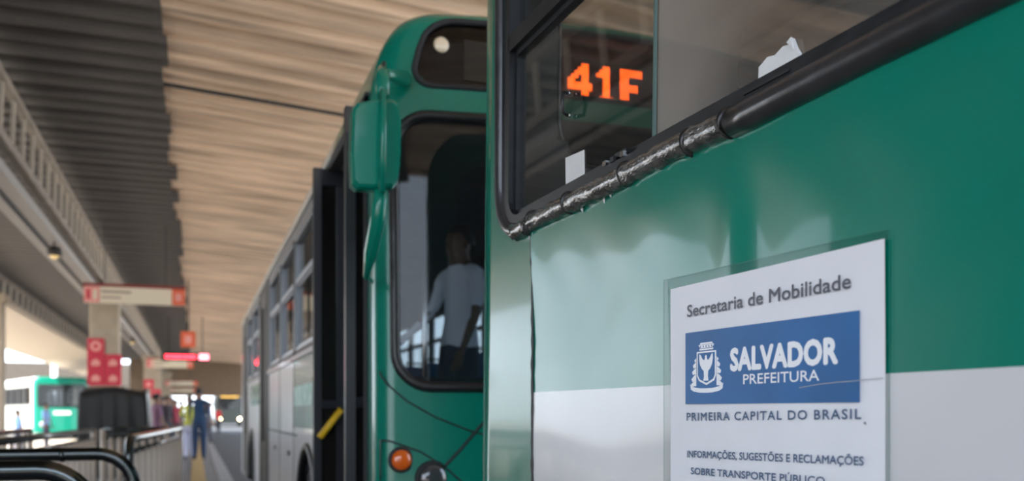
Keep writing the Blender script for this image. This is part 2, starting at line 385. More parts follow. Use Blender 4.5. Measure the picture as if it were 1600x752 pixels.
# windows
def side_window(bus, sh, o, tube_r=.03, main=False, gl=G_tint, fr=M_alu):
    g = gasket(sh, o, 'window', M_black if not main else M_alu, bus, r=.012 if main else tube_r, off=0, step=.08)
    # aluminium frame inside the opening
    mb = MB()
    def prof(c0, c1, z0, z1, w, d0, d1, r):
        A = rrect(c0, c1, z0, z1, r, 5); B = rrect(c0 + w, c1 - w, z0 + w, z1 - w, max(r - w, .012), 5); n = len(A)
        for d, flip in ((d0, 0), (d1, 1)):
            V = [sh.at(o['sec'], c, z, d) for c, z in A + B]
            mb.add(V, [(i, (i + 1) % n, (i + 1) % n + n, i + n) for i in range(n)])
        V = [sh.at(o['sec'], c, z, d0) for c, z in B] + [sh.at(o['sec'], c, z, d1) for c, z in B]; mb.add(V, [(i, (i + 1) % n, (i + 1) % n + n, i + n) for i in range(n)])
        V = [sh.at(o['sec'], c, z, d0) for c, z in A] + [sh.at(o['sec'], c, z, d1) for c, z in A]; mb.add(V, [(i, (i + 1) % n, (i + 1) % n + n, i + n) for i in range(n)])
    prof(o['c0'] + .004, o['c1'] - .004, o['z0'] + .004, o['z1'] - .004, .030, .010, -.03, o['r'] - .004)
    zb = Z0 + 1.02 if main else o['z1'] - .38
    prof(o['c0'] + .036, o['c1'] - .036, o['z0'] + .036, zb, .016, -.006, -.03, .02)
    for (za, zb_) in ((zb, zb + .045),):
        a = sh.at(o['sec'], o['c0'] + .02, (za + zb_) / 2, -.008); b = sh.at(o['sec'], o['c1'] - .02, (za + zb_) / 2, -.008)
        mb.bar(a, b, .036, .045)
    f = mb.build('window_frame', fr, g)
    cm = (o['c0'] + o['c1']) / 2 if not main else -.575
    p1 = pane(sh, o, 'sliding_pane', G_clear if main else gl, g, -.016, c0=cm - .0, c1=o['c1'] - .03, z0=o['z0'] + .03, z1=zb + .01, nc=4, nz=3)
    p2 = pane(sh, o, 'fixed_pane', G_dirty if main else gl, g, -.024, c0=o['c0'] + .03, c1=cm + .012, z0=o['z0'] + .03, z1=zb + .01, nc=4, nz=3)
    p3 = pane(sh, o, 'vent_pane', G_clear if main else gl, g, -.020, c0=o['c0'] + .02, c1=o['c1'] - .02, z0=zb + .03, z1=o['z1'] - .02, nc=4, nz=3)
    if main:
        V = MB(); a = sh.at('left', cm, o['z0'] + .04, -.0155); b = sh.at('left', cm, zb, -.0155); V.bar(a, b, .006, .006); V.build('pane_edge', mat('glass_edge', (.10, .16, .15), .2), g)
        p2['label'] = 'dusty sliding glass pane'
    return g
win = side_window(bus1, sh1, W1, main=True)
for o in ops1[1:]:
    if o['sec'] in ('left', 'right'): side_window(bus1, sh1, o, .028)
g = gasket(sh1, RW, 'rear_window', M_black, bus1, .03); pane(sh1, RW, 'pane', G_rear, g)
o = ops1[-1]; g = gasket(sh1, o, 'windscreen', M_black, bus1, .03); pane(sh1, o, 'pane', G_clear, g)
for x in (-.14, -8.94 + .0): pass
wheel(bus1, .16, -3.2); wheel(bus1, .16, -9.0); wheel(bus1, 2.34, -3.2, 1); wheel(bus1, 2.34, -9.0, 1)
for y in (-3.2, -9.0): arch(bus1, .0, y, .585); arch(bus1, 2.5, y, .585)
# thick rubber tube round the big window: smooth far run, crinkled wrapped run, corner and upright
def L1(s, z, d=0.): return Vector((-d, -s, Z0 + z))
tubez = .508
MB().tube([L1(s, tubez + .002 * math.sin(s * 6), .005) for s in frange(.895, 2.0, .05)], .027, 20).build('rubber_bumper_tube', M_rub, bus1, True)
random.seed(5)
ks = [[random.uniform(-1, 1) for _ in range(24)] for _ in range(80)]
def crk(i, k):
    a = ks[i][k]; b = ks[(i + 1) % 80][k]; return .0235 + .0016 * a * (1 + .5 * b) + (.0025 if i % 9 in (0,) else 0)
pts = [L1(s, tubez + .003 * math.sin(s * 11) - (.004 if s < .3 else 0), .007) for s in frange(-.10, .885, .014)]
t = MB().tube(pts, .028, 24, rf=crk).build('wrapped_tube', M_foil, bus1, True); t['label'] = 'crinkled taped stretch of the window tube'
for s in (.885, .765, .522, .24, .02):
    ll = random.uniform(.003, .006)
    MB().tube([L1(s - ll, tubez, .006), L1(s, tubez + .001, .006), L1(s + ll, tubez, .006)], [.026, .029, .026], 20).build('tube_joint', M_black, bus1, True)
# corner + upright
cpts = [L1(-.10, tubez, .005)]
for k in range(1, 9): a = R(90 * k / 9); cpts.append(L1(-.10 - .125 * math.sin(a), tubez + .125 * (1 - math.cos(a)), .005))
cpts += [L1(-.227, z, .005) for z in frange(tubez + .14, 1.47, .06)]
MB().tube(cpts, .019, 16).build('upright_tube', M_rub, bus1, True)
# blob of sealant at the lower corner of the tube
random.seed(11)
bl = MB(); 
N = 14
vs = []; 
for i in range(9):
    for k in range(N):
        th_ = PI * (i + .5) / 9; ph = 2 * PI * k / N; r_ = .021 * (1 + random.uniform(-.13, .13))
        vs.append(L1(-.005 + r_ * math.sin(th_) * math.cos(ph) * 1.2, tubez - .012 + r_ * math.cos(th_), .014 + r_ * math.sin(th_) * math.sin(ph)))
bl.add(vs, [(i * N + k, i * N + (k + 1) % N, (i + 1) * N + (k + 1) % N, (i + 1) * N + k) for i in range(8) for k in range(N)])
bl.build('sealant_lump', M_rub, bus1, True)
# drips
for s, z, l in ((.012, .478, .03), (-.012, .474, .022), (.41, .486, .016), (.44, .487, .010), (.3, .483, .01)):
    MB().tube([L1(s, z, .006), L1(s + .002, z - l, .004)], [.004, .0015], 6).build('sealant_drip', M_paper, bus1, True)
# small hardware on the window
lt = MB(); lt.tube([L1(.204, .788, -.004), L1(.212, .785, .012), L1(.214, .76, .016), L1(.212, .736, .012), L1(.204, .733, -.004)], .005, 8)
lt.build('pane_handle', M_black, win, True)
for z in (.788, .733): MB().lathe([(.006, 0), (.0065, -.004), (.004, -.007)], L1(.203, z, -.010), 10, 'x').build('screw', M_chrome, win, True)
def on1(a, b, d): return L1(a, b, d)
MB().prism([(.172, .563), (.277, .558), (.274, .630), (.170, .638)], on1, -.0145, -.0135).build('paper_label', M_paper, win)['label'] = 'small blank white paper on the glass'
MB().prism([(0.933, .560), (1.036, .562), (1.038, .578), (1.030, .590), (1.021, .609), (1.014, .601), (0.998, .604), (0.978, .597), (0.958, .601), (0.935, .592)], on1, -.0225, -.0165).build('torn_paper', M_paper, win)['label'] = 'torn white paper scrap with ragged top edge'
MB().prism([(1.013, .604), (1.028, .588), (1.023, .609)], on1, -.016, -.012).build('paper_curl', M_paper, win)
for s in (.42, .455, .50): MB().box(-.014, -.006, -s - .016, -s, Z0 + .549, Z0 + .560).build('latch_piece', M_chrome if s != .455 else M_alu, win)
MB().prism([(.46, .556), (.52, .556), (.515, .566), (.465, .566)], on1, -.004, .008).build('slide_latch', M_alu, win)
for s in (.99, 1.5): MB().prism(rrect(s - .06, s + .06, .541, .546, .002, 2), on1, .0095, .0135).build('drain_slot', M_dark, win)

# ---- notice sticker
A_ = frange(.682, 1.232, .02); B_ = frange(-.42, .2405, .02); na = len(A_)
stk = link('notice_sticker', [L1(q, z, .0095 + .0010 * math.sin(q * 14) * math.cos(z * 9)) for z in B_ for q in A_], [(b * na + a, b * na + a + 1, (b + 1) * na + a + 1, (b + 1) * na + a) for b in range(len(B_) - 1) for a in range(na - 1)], M_vinyl, bus1, True)
stk['label'] = 'white notice sticker with blue city banner and lettering'
fm = MB().prism([(.655, -.43), (1.2385, -.43), (1.2385, .252), (.655, .262)], on1, .0075, .0078).build('clear_film', G_film, stk); fm['label'] = 'transparent film margin round the notice'
fe = MB(); 
for a, b in (((.655, -.43), (.655, .262)), ((.655, .262), (1.2385, .252)), ((1.2385, .252), (1.2385, -.43))): fe.bar(L1(a[0], a[1], .008), L1(b[0], b[1], .008), .0005, .0005)
fe.build('film_edge', mat('film_rim', (.01, .18, .13), .4), stk)
SD = .0118
tx = lambda a, b, d: L1(a, b, SD + d)
MB().prism([(.7385, .016), (1.187, .0145), (1.187, .146), (.7385, .150)], tx, .0, .0003).build('blue_banner', M_blue, stk)['label'] = 'solid blue printed banner'
def lettering(txt, s0, s1, z0, z1, m, bold=0., name='lettering', tilt=0., space=1., nodesc=True):
    cu = bpy.data.curves.new('t', 'FONT'); cu.body = txt; cu.size = 1; cu.space_character = space; cu.resolution_u = 3
    ob = bpy.data.objects.new('t', cu); COL.objects.link(ob); bpy.context.view_layer.update()
    dg = bpy.context.evaluated_depsgraph_get(); me = ob.evaluated_get(dg).to_mesh(); vs = [v.co.copy() for v in me.vertices]; fs = [tuple(p.vertices) for p in me.polygons]
    ob.to_mesh_clear(); bpy.data.objects.remove(ob); bpy.data.curves.remove(cu)
    x0 = min(v.x for v in vs); x1 = max(v.x for v in vs); caph = .729; y0 = 0.
    W_ = (s1 - s0) / (x1 - x0); sh = bold * (z1 - z0) / caph; V = []; FS = []
    for q, (du, dv) in enumerate(((0, 0), (-1, 0), (1, 0), (0, -1), (0, 1), (-.7, .7), (.7, -.7), (.7, .7), (-.7, -.7)) if bold else ((0, 0),)):
        n0 = len(V); FS += [tuple(i + n0 for i in f) for f in fs]
        V += [tx(s0 + (v.x - x0) / (x1 - x0) * (s1 - s0), z0 + tilt * (v.x - x0) / (x1 - x0) + (v.y - y0) / caph * (z1 - z0), .0006 + q * .000004) + Vector((0, -du * sh, dv * sh)) for v in vs]
    return link(name, V, FS, m, stk)
lettering('Secretaria de Mobilidade', .745, 1.170, .180, .203, M_ink, .018)
lettering('SALVADOR', .882, 1.142, .074, .112, M_wink, .050, space=1.04)
lettering('PREFEITURA', .917, 1.104, .0485, .066, M_wink, .010)
lettering('PRIMEIRA CAPITAL DO BRASIL', .743, 1.190, -.015, .000, M_inkb, .020, tilt=.006, space=1.18)
lettering('INFORMAÇÕES, SUGESTÕES E RECLAMAÇÕES', .745, 1.195, -.084, -.071, M_inkb, .020, tilt=.009)
lettering('SOBRE TRANSPORTE PÚBLICO.', .757, 1.122, -.115, -.102, M_inkb, .020, tilt=.006)
MB().prism([(1.196, -.016), (1.200, -.017), (1.199, -.0135), (1.196, -.013)], tx, .0005, .001).build('ink_spot', M_ink, stk)
MB().tube([L1(s, z, SD + .001) for s, z in ((1.06, .0385), (1.10, .0425), (1.14, .0445), (1.18, .0455), (1.232, .0475))], .0007, 5).build('scratch', mat('scratch_grey', (.45, .47, .52), .5), stk)
stk.location.y = -.014
# coat of arms
cw = M_wink
def poly(pts, name, m=None, d=.0004, d2=.0009):
    return MB().prism(pts, tx, d, d2).build(name, m or cw, crest)
crest = MB().prism([(.777, .112), (.838, .112), (.838, .068), (.832, .058), (.808, .050), (.784, .058), (.777, .068)], tx, .0004, .0007).build('coat_of_arms', cw, None); crest.parent = stk
# third level is deepest: remaining strokes are siblings of the crest
def cpoly(pts, name, m=None, d=.0008, d2=.0012): return MB().prism(pts, tx, d, d2).build(name, m or cw, stk)
cpoly([(.781, .109), (.834, .109), (.834, .069), (.829, .061), (.808, .054), (.787, .061), (.781, .069)], 'crest_shield', M_blue)
ctr = .8075
bird = [(0, .105), (.003, .103), (.003, .099), (.006, .095), (.012, .099), (.0175, .106), (.021, .107), (.0215, .098), (.019, .088), (.013, .080), (.007, .076), (.006, .066), (.008, .058)]
cpoly([(ctr + a, b) for a, b in bird] + [(ctr - a, b) for a, b in bird[::-1]], 'crest_bird', None, .0013, .0016)
for (z0, z1, h0, h1) in ((.114, .117, .021, .022), (.118, .124, .019, .025), (.1245, .128, .021, .018)):
    cpoly([(ctr - h0, z0), (ctr + h0, z0), (ctr + h1, z1), (ctr - h1, z1)], 'crest_crown', None, .0006, .0009)
for k in range(5): cpoly([(ctr - .019 + k * .0088, .119), (ctr - .0165 + k * .0088, .119), (ctr - .0168 + k * .0088, .1225), (ctr - .0187 + k * .0088, .1225)], 'crown_gap', M_blue, .001, .0013)
for sg in (-1, 1):
    for k, (z0, z1, w0) in enumerate(((.094, .101, .006), (.083, .094, .011), (.071, .083, .014), (.058, .071, .016), (.049, .060, .017))):
        a0 = .032
        cpoly([(ctr + sg * a0, z0), (ctr + sg * (a0 + w0 * .8), z0 - .001), (ctr + sg * (a0 + w0), z0 + .004), (ctr + sg * (a0 + w0 * .5), z1 - .003), (ctr + sg * a0, z1)][::sg], 'crest_leaf', None, .0006, .0009)
rb = [(ctr - .052, .053), (ctr - .040, .047), (ctr - .02, .0445), (ctr, .044), (ctr + .02, .0445), (ctr + .040, .047), (ctr + .052, .053), (ctr + .050, .043), (ctr + .040, .039), (ctr + .02, .0365), (ctr, .036), (ctr - .02, .0365), (ctr - .040, .039), (ctr - .050, .043)]
cpoly(rb, 'crest_ribbon', None, .0006, .0009)

# ------------------------------------------------------------------ SECOND BUS
bus2 = empty('city_bus', (.765, 4.0, 0), 0., 'bus behind the closest one, with open black front door and green mirror arm', 'bus')
def prof2(z):
    t = max(0, min(1, (z - 2.72) / .52)); k = 1 - math.sqrt(max(0, 1 - t ** 2.4)); k2 = max(0, z - 3.12) / .1
    return .30 * k + .0, .05 * k2 * k2 + .035 * max(0, z - 1.5)
sh2 = Shell(2.5, 0, 12.4, .09, .2, prof2, .14)
def b2(xpx, ypx, plane_y=4.0):
    """(x across the front, z) of a point seen on the bowed front"""
    th_ = YAW + math.atan((xpx - 800) / F); y = plane_y
    for _ in range(4):
        X = y * math.tan(th_); c = X - .765; y = 4.0 - .14 * (1 - ((c - 1.25) / 1.25) ** 2)
    return c, EYE + (645 - ypx) / F * (X * math.sin(YAW) + y * math.cos(YAW))
WS = dict(sec='near', c0=.085, c1=2.415, z0=1.465, z1=2.71, r=.16)
DB = dict(sec='near', c0=.165, c1=2.335, z0=2.85, z1=3.17, r=.09)
DOOR = dict(sec='left', c0=.22, c1=1.60, z0=.36, z1=2.82, r=.02)
ZW = 1.83
w2 = [dict(sec='left', c0=2.12 + 1.28 * k, c1=3.32 + 1.28 * k, z0=ZW, z1=2.74, r=.06) for k in range(3)]
DOOR2 = dict(sec='left', c0=6.25, c1=7.35, z0=.36, z1=2.80, r=.02)
w2 += [dict(sec='left', c0=7.6 + 1.36 * k, c1=8.85 + 1.36 * k, z0=ZW, z1=2.74, r=.06) for k in range(2)]
DOOR3 = dict(sec='left', c0=10.45, c1=11.4, z0=.36, z1=2.80, r=.02)
w2r = [dict(sec='right', c0=1.0 + 1.3 * k, c1=2.2 + 1.3 * k, z0=ZW, z1=2.74, r=.06) for k in range(8)]
RW2 = dict(sec='far', c0=.4, c1=2.1, z0=1.95, z1=2.8, r=.12)
DW = dict(sec='left', c0=1.56, c1=2.0, z0=ZW, z1=2.72, r=.05)
ops2 = [WS, DB, DOOR, DOOR2, DOOR3, RW2] + w2 + w2r
cl = [o[k] for o in ops2 if o['sec'] in ('left', 'right') for k in ('c0', 'c1')]
ys2 = union(frange(.09, 3.0, .06), frange(3.0, 12.2, .10), cl, [2.24, 3.55, .09])
xs2 = union(frange(.09, 2.41, .03), [WS['c0'], WS['c1'], DB['c0'], DB['c1']])
zs2 = union(frange(.33, 3.2, .035), [1.465, 2.71, 2.85, 3.17, ZW, 2.74, 1.23, 1.78, .36, 2.82, 2.8], frange(2.9, 3.19, .02), [3.2, 3.212, 3.222, 3.23, 3.235])
P2 = sh2.outline(ys2, ys2[::2], xs2)
def paint2(sec, x, y, z):
    if sec == 'roof': return 2
    if sec in ('near', 'c') and y < .5: return 0
    if y < .36: return 0
    if y > 12.3: return 0
    if z > 2.86: return 2 if y > 1.4 else 0
    if ZW - .03 < z < 2.86 : return 3
    if 2.24 < y < 3.55 and 1.23 < z < 1.78: return 0
    if 7.7 < y < 9.6 and 1.45 < z < 1.72 and x < 1: return 0
    return 1
def arch2(sec, c, z): return sec in ('left', 'right') and min(math.hypot(c - 2.62, z - .5), math.hypot(c - 9.3, z - .5)) < .60
sh2.body('body', P2, zs2, ops2, paint2, [M_green, M_white, M_cream, mat('grey_window_band', (.33, .34, .36), .3, coat=.3)], bus2, skip=arch2)
sh2.body('interior_lining', P2, [z for z in zs2 if .95 < z < 3.17 and not 2.85 < z - 10], ops2, lambda *a: 0, [M_lining], bus2, off=-.045)
MB().box(.08, 2.42, 1.55, 12.2, .80, .86).build('cabin_floor', M_lining, bus2)
MB().box(.9, 2.42, .12, 1.55, .80, .86).build('cabin_floor', M_lining, bus2)
for k in range(3): MB().box(.12 + .26 * k, .9, .38, 1.5, .36 + .15 * k, .50 + .15 * k).build('entry_step', mat('step_grey', (.10, .10, .11), .7), bus2)
MB().box(.15, 2.35, .3, 12.0, .30, .36).build('chassis', M_dark, bus2)
MB().box(.15, 2.35, .16, .44, .86, 1.52).build('dashboard', M_dark, bus2)
MB().box(.12, 2.38, .20, .24, 2.80, 3.16).build('sign_backing', M_dark, bus2)
for y in frange(3.0, 11.0, .95):
    for x in (.42, 2.05):
        if not (x < 1 and 6.2 < y < 7.5): seat(bus2, x, y, .86, 1)
# steering wheel, driver seat, partition
sw = MB().tube([(1.75 + .22 * math.cos(a), .55 + .2 * math.sin(a) * .45, 1.62 + .2 * math.sin(a)) for a in frange(0, 2 * PI - .26, .26)], .016, 8, closed=True).build('steering_wheel', M_black, bus2, True)
MB().bar((1.56, .55, 1.62), (1.94, .55, 1.62), .03).build('wheel_spoke', M_black, sw)
MB().bar((1.75, .55, 1.62), (1.75, .42, 1.45), .06).build('steering_column', M_black, sw)
seat(bus2, 1.9, 1.1, 1.0, 1)
MB().tube([(1.25, 1.5, .86), (1.25, 1.5, 2.9)], .018, 8).build('grab_pole', M_chrome, bus2, True)
MB().tube([(.62, 1.6, .86), (.62, 1.6, 2.9)], .018, 8).build('grab_pole', M_chrome, bus2, True)
MB().box(1.3, 2.4, 1.62, 1.65, .86, 2.0).build('driver_partition', M_lining, bus2)
# front: windscreen, sign box
g = gasket(sh2, WS, 'windscreen', M_black, bus2, .024, step=.05, n=10, off=.004); pane(sh2, WS, 'pane', G_wind, g, -.012, nc=40, nz=12)
MB().tube([sh2.at('near', c, WS['z1'] + .012, .014) for c in frange(.2, 2.3, .07)], .007, 6).build('trim_strip', M_chrome, g, True)
for c in (.55, 1.5):
    w_ = MB(); w_.tube([sh2.at('near', c, 1.44, .03), sh2.at('near', c + .25, 1.56, .05), sh2.at('near', c + .62, 1.60, .05)], .009, 6); w_.build('wiper_arm', M_black, g, True)
g = gasket(sh2, DB, 'destination_box', M_dark, bus2, .014, step=.05); pane(sh2, DB, 'pane', G_dest, g, -.010, nc=30, nz=6)
c, z = b2(680, 61)
MB().lathe([(.036, 0), (.036, -.008), (.02, -.014)], sh2.at('near', c, z, -.002), 20, 'y').build('marker_lamp', mat('cream_lens', (.75, .62, .45), .3, coat=1), g, True)
c0, za = b2(735, 112); c1, zb = b2(790, 52)
MB().box(c0, c1, .03, .05, za, zb).build('route_card', mat('dark_card', (.035, .034, .028), .6), g)
# LED characters
bits = {'4': ['....XX.', '...XXX.', '..XXXX.', '.XX.XX.', 'XX..XX.', 'XXXXXXX', 'XXXXXXX', '....XX.', '....XX.'],
        '1': ['..XX.', '.XXX.', 'XXXX.', '..XX.', '..XX.', '..XX.', '..XX.', '..XX.', '.XXXX'],
        'F': ['XXXXX', 'XXXXX', 'XX...', 'XX...', 'XXXX.', 'XXXX.', 'XX...', 'XX...', 'XX...']}
for ch, x0, x1 in (('4', 1.735, 1.865), ('1', 1.89, 1.98), ('F', 2.02, 2.145)):
    mb = MB(); zt = EYE + 1.735; zb = EYE + 1.565
    for r_, row in enumerate(bits[ch]):
        for q, v in enumerate(row):
            if v == 'X':
                for dx in (-.25, .25):
                    for dz in (-.25, .25):
                        X = x0 + (x1 - x0) * (q + .5 + dx) / len(row) - .765; Z = zt + (zb - zt) * (r_ + .5 + dz) / 9
                        h = .0054; mb.add([(X + h * math.cos(k * PI / 3), .08, Z + h * math.sin(k * PI / 3)) for k in range(6)], [(0, 1, 2, 3, 4, 5)])
    o = mb.build('led_digit', M_led, bus2); o['kind'] = 'stuff'; o['label'] = 'glowing orange dot character'
# creases and lamps on the front
def crease(pts, r=.005, name='panel_crease', m=M_black):
    q = []
    for i in range(len(pts) - 1):
        for k in range(6): t_ = k / 6; q.append((pts[i][0] * (1 - t_) + pts[i + 1][0] * t_, pts[i][1] * (1 - t_) + pts[i + 1][1] * t_))
    q.append(pts[-1]); return MB().tube([sh2.at('near', max(.02, c), z, .001) for c, z in (b2(*p) for p in q)], r, 6).build(name, m, bus2, True)
crease([(590, 580), (606, 602), (637, 628), (680, 652), (735, 674), (800, 690), (870, 698)], .004)
crease([(694, 730), (722, 700), (760, 655)], .007)
crease([(593, 752), (592, 688), (610, 690), (657, 706), (700, 734), (740, 770)], .004)
for px_, py_, rr, m, nm in ((627, 719, .048, M_orange, 'indicator_lamp'), (676, 748, .066, mat('headlamp_dark', (.05, .05, .055), .1, coat=1), 'headlamp')):
    c, z = b2(px_, py_); p = sh2.at('near', c, z, .0)
    q = MB().lathe([(rr * 1.25, .004), (rr * 1.22, -.008), (rr, -.010)], p, 24, 'y').build(nm, M_dark, bus2, True)
    MB().lathe([(rr, -.008), (rr * .9, -.018), (rr * .5, -.028), (rr * .1, -.031)], p, 24, 'y').build('lens', m, q, True)
    c2 = 2.5 - c; p = sh2.at('near', c2, z, .0)
    q = MB().lathe([(rr * 1.25, .004), (rr * 1.22, -.008), (rr, -.010)], p, 24, 'y').build(nm, M_dark, bus2, True)
    MB().lathe([(rr, -.008), (rr * .9, -.018), (rr * .5, -.028), (rr * .1, -.031)], p, 24, 'y').build('lens', m, q, True)
bm_ = MB(); V = []
for z in (.36, .42, .62, .70):
    for c in frange(.05, 2.45, .08): V.append(sh2.at('near', c, z, .05 if .4 < z < .65 else .01))
n_ = len(frange(.05, 2.45, .08)); bm_.add(V, [(j * n_ + i, j * n_ + i + 1, (j + 1) * n_ + i + 1, (j + 1) * n_ + i) for j in range(3) for i in range(n_ - 1)])
bm_.build('front_bumper', M_green2, bus2, True)
for o in w2: side_window(bus2, sh2, o, .018, gl=G_tint, fr=mat('grey_aluminium', (.30, .32, .35), .4, metal=.6))
for o in w2r: side_window(bus2, sh2, o, .018, gl=G_tint, fr=MATS['grey_aluminium'])
g = gasket(sh2, RW2, 'rear_window', M_black, bus2, .03); pane(sh2, RW2, 'pane', G_tint, g)
# closed rear doors
for o in (DOOR2, DOOR3):
    d_ = gasket(sh2, o, 'door', mat('door_grey', (.13, .115, .10), .5), bus2, .025, step=.2)
    cm = (o['c0'] + o['c1']) / 2
    for a, b in ((o['c0'] + .01, cm - .01), (cm + .01, o['c1'] - .01)):
        lf = MB(); lf.box(-.0, .03, a, a + .06, .38, 2.78); lf.box(-.0, .03, b - .06, b, .38, 2.78); lf.box(0, .03, a, b, .38, 1.0); lf.box(0, .03, a, b, 2.6, 2.78)
        lf.build('door_leaf', MATS['door_grey'], d_); MB().box(.012, .018, a + .05, b - .05, .98, 2.62).build('door_glass', G_tint, d_)
# open front door: two folded leaves standing out of the doorway
fr_ = MB()
fr_.box(-.012, .05, .20, .25, .36, 2.84); fr_.box(-.012, .05, 1.57, 1.63, .36, 2.84); fr_.box(-.012, .05, .20, 1.63, 2.80, 2.86)
fr_.build('door_frame', M_dark, bus2)
M_door = mat('door_black', (.016, .018, .024), .35, coat=.4, bump=.05, bscale=4)
for y, x0, x1, nm in ((.33, -.085, .10, 0), (1.48, -.095, .09, 1)):
    a = Vector((x0, y, 0)); b = Vector((x1, y + (.02 if nm else .03), 0)); lf = MB(); w_ = .05
    zt = 2.82; zb = .40
    lf.bar(a + Vector((.022, 0, zb)), a + Vector((.022, 0, zt)), .048, .048); lf.bar(b + Vector((-.022, 0, zb)), b + Vector((-.022, 0, zt)), .048, .048)
    lf.bar(a + Vector((0, 0, zt - .05)), b + Vector((0, 0, zt - .05)), .045, .10); lf.bar(a + Vector((0, 0, zb + .15)), b + Vector((0, 0, zb + .15)), .045, .30)
    lf.bar(a + Vector((0, 0, 1.4)), b + Vector((0, 0, 1.4)), .035, .05)
    L_ = lf.build('door_leaf', M_door, bus2)
    MB().bar((a + b) / 2 + Vector((0, 0, zb + .2)), (a + b) / 2 + Vector((0, 0, zt - .06)), .19, .006, up=(0, 1, 0)).build('door_glass', glass('door_glass_dark', (.18, .2, .24), .03), L_)
    # second half of the folded leaf, tucked behind
    l2 = MB(); yy = y + .06
    l2.bar((x0 + .05, yy, zb), (x0 + .05, yy, zt), .045, .04); l2.bar((x1 + .04, yy + .02, zb), (x1 + .04, yy + .02, zt), .045, .04); l2.bar((x0 + .05, yy, zt - .05), (x1 + .04, yy + .02, zt - .05), .04, .10)
    l2.build('door_leaf', M_door, bus2)
MB().tube([(-.065, 1.42, 1.20), (.06, 1.40, 1.37)], .02, 10).build('door_handrail', M_yellow, bus2, True)
MB().tube([(.10, .36, 1.1), (.10, .36, 1.6)], .014, 8).build('door_handrail', M_yellow, bus2, True)
# pale band on the green square, body lines, hatch handles
MB().box(-.004, 0, 2.30, 3.48, 1.40, 1.56).build('pale_band', mat('pale_print', (.45, .62, .55), .5, var=.4, vscale=9, dirt=(.05, .35, .25)), bus2)
for y in (1.85, 3.56, 4.86): MB().box(-.003, .0, y - .006, y + .006, .4, 1.8).build('panel_joint', M_dark, bus2)
MB().box(-.003, .0, 3.3, 6.2, 1.16, 1.172).build('panel_joint', M_dark, bus2)
MB().box(-.016, .0, 2.1, 6.2, ZW - .06, ZW - .02).build('rub_rail', MATS['grey_window_band'], bus2)
MB().box(-.016, .0, 7.4, 10.4, ZW - .06, ZW - .02).build('rub_rail', MATS['grey_window_band'], bus2)
for y in (3.9, 5.3): MB().box(-.012, 0, y, y + .08, .98, 1.02).build('hatch_handle', M_black, bus2)
MB().box(-.03, .0, 1.72, 1.78, 1.2, 1.75).build('door_buffer', M_black, bus2)
q = MB(); q.tube([sh2.at('left', y, 2.86, .012) for y in frange(1.3, 12.2, .5)], .016, 6); q.build('rain_gutter', M_cream, bus2, True)
for y in (8.1,): MB().lathe([(.03, 0), (.03, -.02), (.01, -.03)], (-.0, y, 2.0), 12, 'x').build('side_marker', M_ledred, bus2, True)
for y in (2.62, 9.3): wheel(bus2, .17, y); wheel(bus2, 2.33, y, 1); arch(bus2, .01, y); arch(bus2, 2.49, y)
# mirror (in bus coordinates: x across, y forward is negative)
def P2w(xpx, ypx, Y): 
    th_ = YAW + math.atan((xpx - 800) / F); X = Y * math.tan(th_); return Vector((X - .765, Y - 4.0, EYE + (645 - ypx) / F * (X * math.sin(YAW) + Y * math.cos(YAW))))
MY = 3.66
outl = [(549, 172), (556, 163), (580, 158), (612, 158), (622, 166), (626, 200), (624, 260), (620, 288), (612, 297), (590, 299), (556, 298), (548, 290), (546, 240)]
front = [P2w(x, y, MY) for x, y in outl]; n_ = len(front)
cen = sum(front, Vector()) / n_
V = []; Fc = []
for k, (sc_, dy) in enumerate(((.93, .05), (1.0, .035), (1.0, -.01), (.97, -.032), (.90, -.045))):
    for p in front: V.append(Vector((cen.x + (p.x - cen.x) * sc_, p.y + dy, cen.z + (p.z - cen.z) * sc_)))
for k in range(4):
    for i in range(n_): Fc.append((k * n_ + i, k * n_ + (i + 1) % n_, (k + 1) * n_ + (i + 1) % n_, (k + 1) * n_ + i))
Fc.append(tuple(4 * n_ + i for i in range(n_)))
Fc.append(tuple(range(n_)))
mir = link('mirror_housing', V, Fc, M_green, bus2)
link('mirror_glass', [Vector((cen.x + (p.x - cen.x) * .88, p.y + .052, cen.z + (p.z - cen.z) * .88)) for p in front], [tuple(range(n_))], mat('mirror', (.8, .8, .8), .02, metal=1), mir)
arm = MB(); arm.tube([P2w(598, 108, 3.80), P2w(598, 118, 3.74), P2w(598, 148, 3.66)], [.020, .032, .026], 12)
arm.build('mirror_arm', M_green, bus2, True)
MB().tube([P2w(598, 116, 3.74), P2w(612, 118, 3.88), P2w(632, 124, 3.98)], [.026, .026, .034], 12).build('mirror_arm', M_green2, bus2, True)
MB().tube([P2w(599, 140, 3.58), P2w(599, 200, 3.55), P2w(597, 300, 3.56)], .0135, 10).build('mirror_rod', M_green, bus2, True)
MB().tube([P2w(596, 296, 3.60), P2w(590, 345, 3.66), P2w(580, 392, 3.76), P2w(572, 432, 3.88), P2w(580, 440, 4.0)], [.026, .034, .030, .014, .012], 12).build('mirror_arm', M_green, bus2, True)
MB().tube([P2w(599, 106, 3.79), P2w(600, 98, 3.80)], .010, 8).build('mirror_bolt', M_lampm, bus2, True)

